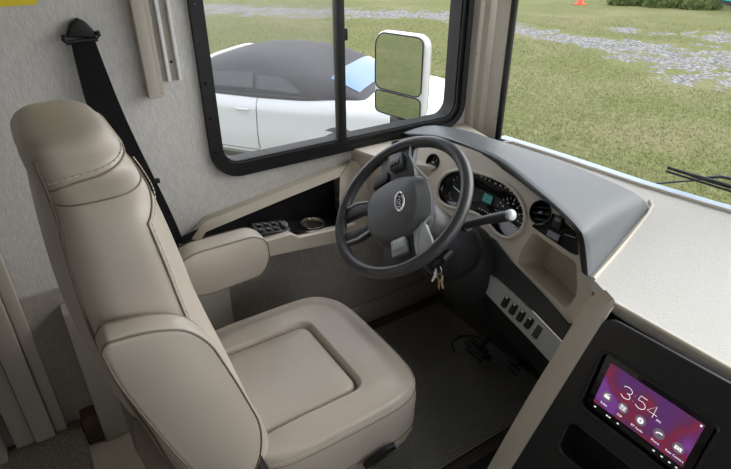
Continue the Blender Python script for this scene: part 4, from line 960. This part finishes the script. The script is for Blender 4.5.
# ---------------------------------------------------------------- far edge of the field
def gp(x, y): return on(x, y, 2, GZ)
c = gp(580, 4.5); cn = thing('traffic_cone', 'orange traffic cone standing on the grass before the weeds', 'cone', tuple(c))
lathe('cone', [(.16, .03), (.14, .06), (.03, .70), (.0, .71)], c, (0, 0, 1), G['red'], cn, 20); box('base', c+np.array([0, 0, .016]), (.38, .38, .03), G['red'], cn, None, .008); lathe('collar', [(.105, .25), (.083, .36)], c+np.array([0, 0, .006]), (0, 0, 1), G['white'], cn, 20)
def weeds(px_, hw, hd_, ht, label):
    c = gp(*px_); nL = 1500; V, Fc = [], []
    for i in range(nL):
        a = rng.random()*6.28; r_ = math.sqrt(rng.random()); e_, f_ = hw*r_*math.cos(a), hd_*r_*math.sin(a); x, y = c[0]+RT[0]*e_+hd[0]*f_, c[1]+RT[1]*e_+hd[1]*f_; h_ = ht*(1-.5*r_*r_)*(.4+.6*rng.random()); b_ = rng.random()*6.28; z0 = GZ if i % 2 == 0 else GZ+h_*.4*rng.random()
        dx, dy = .05*math.cos(b_), .05*math.sin(b_); k = len(V); lx, ly_ = .35*(rng.random()-.5), .35*(rng.random()-.5)
        V += [(x-dx, y-dy, z0), (x+dx, y+dy, z0), (x+lx*.5+dx, y+ly_*.5+dy, z0+h_*.6), (x+lx, y+ly_, z0+h_)]; Fc += [(k, k+1, k+2), (k, k+2, k+3)]
    t = obj('weed_clump', V, Fc, G['leaf'], None, 0); tag(t, label, 'bush'); return t
weeds((628, 5), .80, .35, .42, 'low weed clump in front of the white trailer'); weeds((664, 7), .80, .35, .50, 'tall bushy weed clump beside the dark blue tarp'); weeds((700, 9), .75, .35, .42, 'rounded weed clump next to the teal container')
c = gp(628, -2)+np.array([1.9, 2.4, 0]); tl_ = thing('utility_trailer', 'white utility trailer standing behind the low weed clump', 'trailer', tuple(c)); 
box('box_body', c+np.array([0, 0, 1.1]), (2.4, 2.2, 1.5), G['white'], tl_, Matrix.Rotation(R(30), 3, 'Z'), .05)
for sg in (-1, 1): lathe('wheel', [(.12, -.1), (.32, -.1), (.32, .1), (.12, .1)], c+np.array([sg*.62, -sg*.98, .32]), (.55, -.85, 0), G['tyre'], tl_, 24)
c = gp(662, 0)+np.array([1.6, .9, 0]); mat('tarp', (.03, .05, .10), .6); tp_ = loft('covered_stack', [[c+np.array([a*f, b_*f, z_]) for a, b_ in rrect(0, 0, 1.1, .9, .2)] for f, z_ in ((1, 0), (1.02, .3), (.95, .9), (.6, 1.1), (.1, 1.15))], G['tarp'], None); tag(tp_, 'dark blue tarp covered stack behind the tall weeds', 'stack')
c = gp(742, 9)+np.array([1.6, .4, 0]); tcn = thing('teal_container', 'teal steel container with ribbed sides at the edge of the field', 'container', tuple(c)); rz = Matrix.Rotation(R(60), 3, 'Z')
box('body', c+np.array([0, 0, 1.16]), (4.2, 2.2, 2.0), G['teal'], tcn, rz, .03); box('skid', c+np.array([0, 0, .08]), (4.0, 2.0, .16), G['gapdark'], tcn, rz, .02)
for k in range(14):
    box('rib', c+np.array(rz @ Vector((-1.95+k*.3, 1.12, 1.16))), (.12, .06, 1.8), G['teal'], tcn, rz, .01); box('rib', c+np.array(rz @ Vector((-1.95+k*.3, -1.12, 1.16))), (.12, .06, 1.8), G['teal'], tcn, rz, .01)
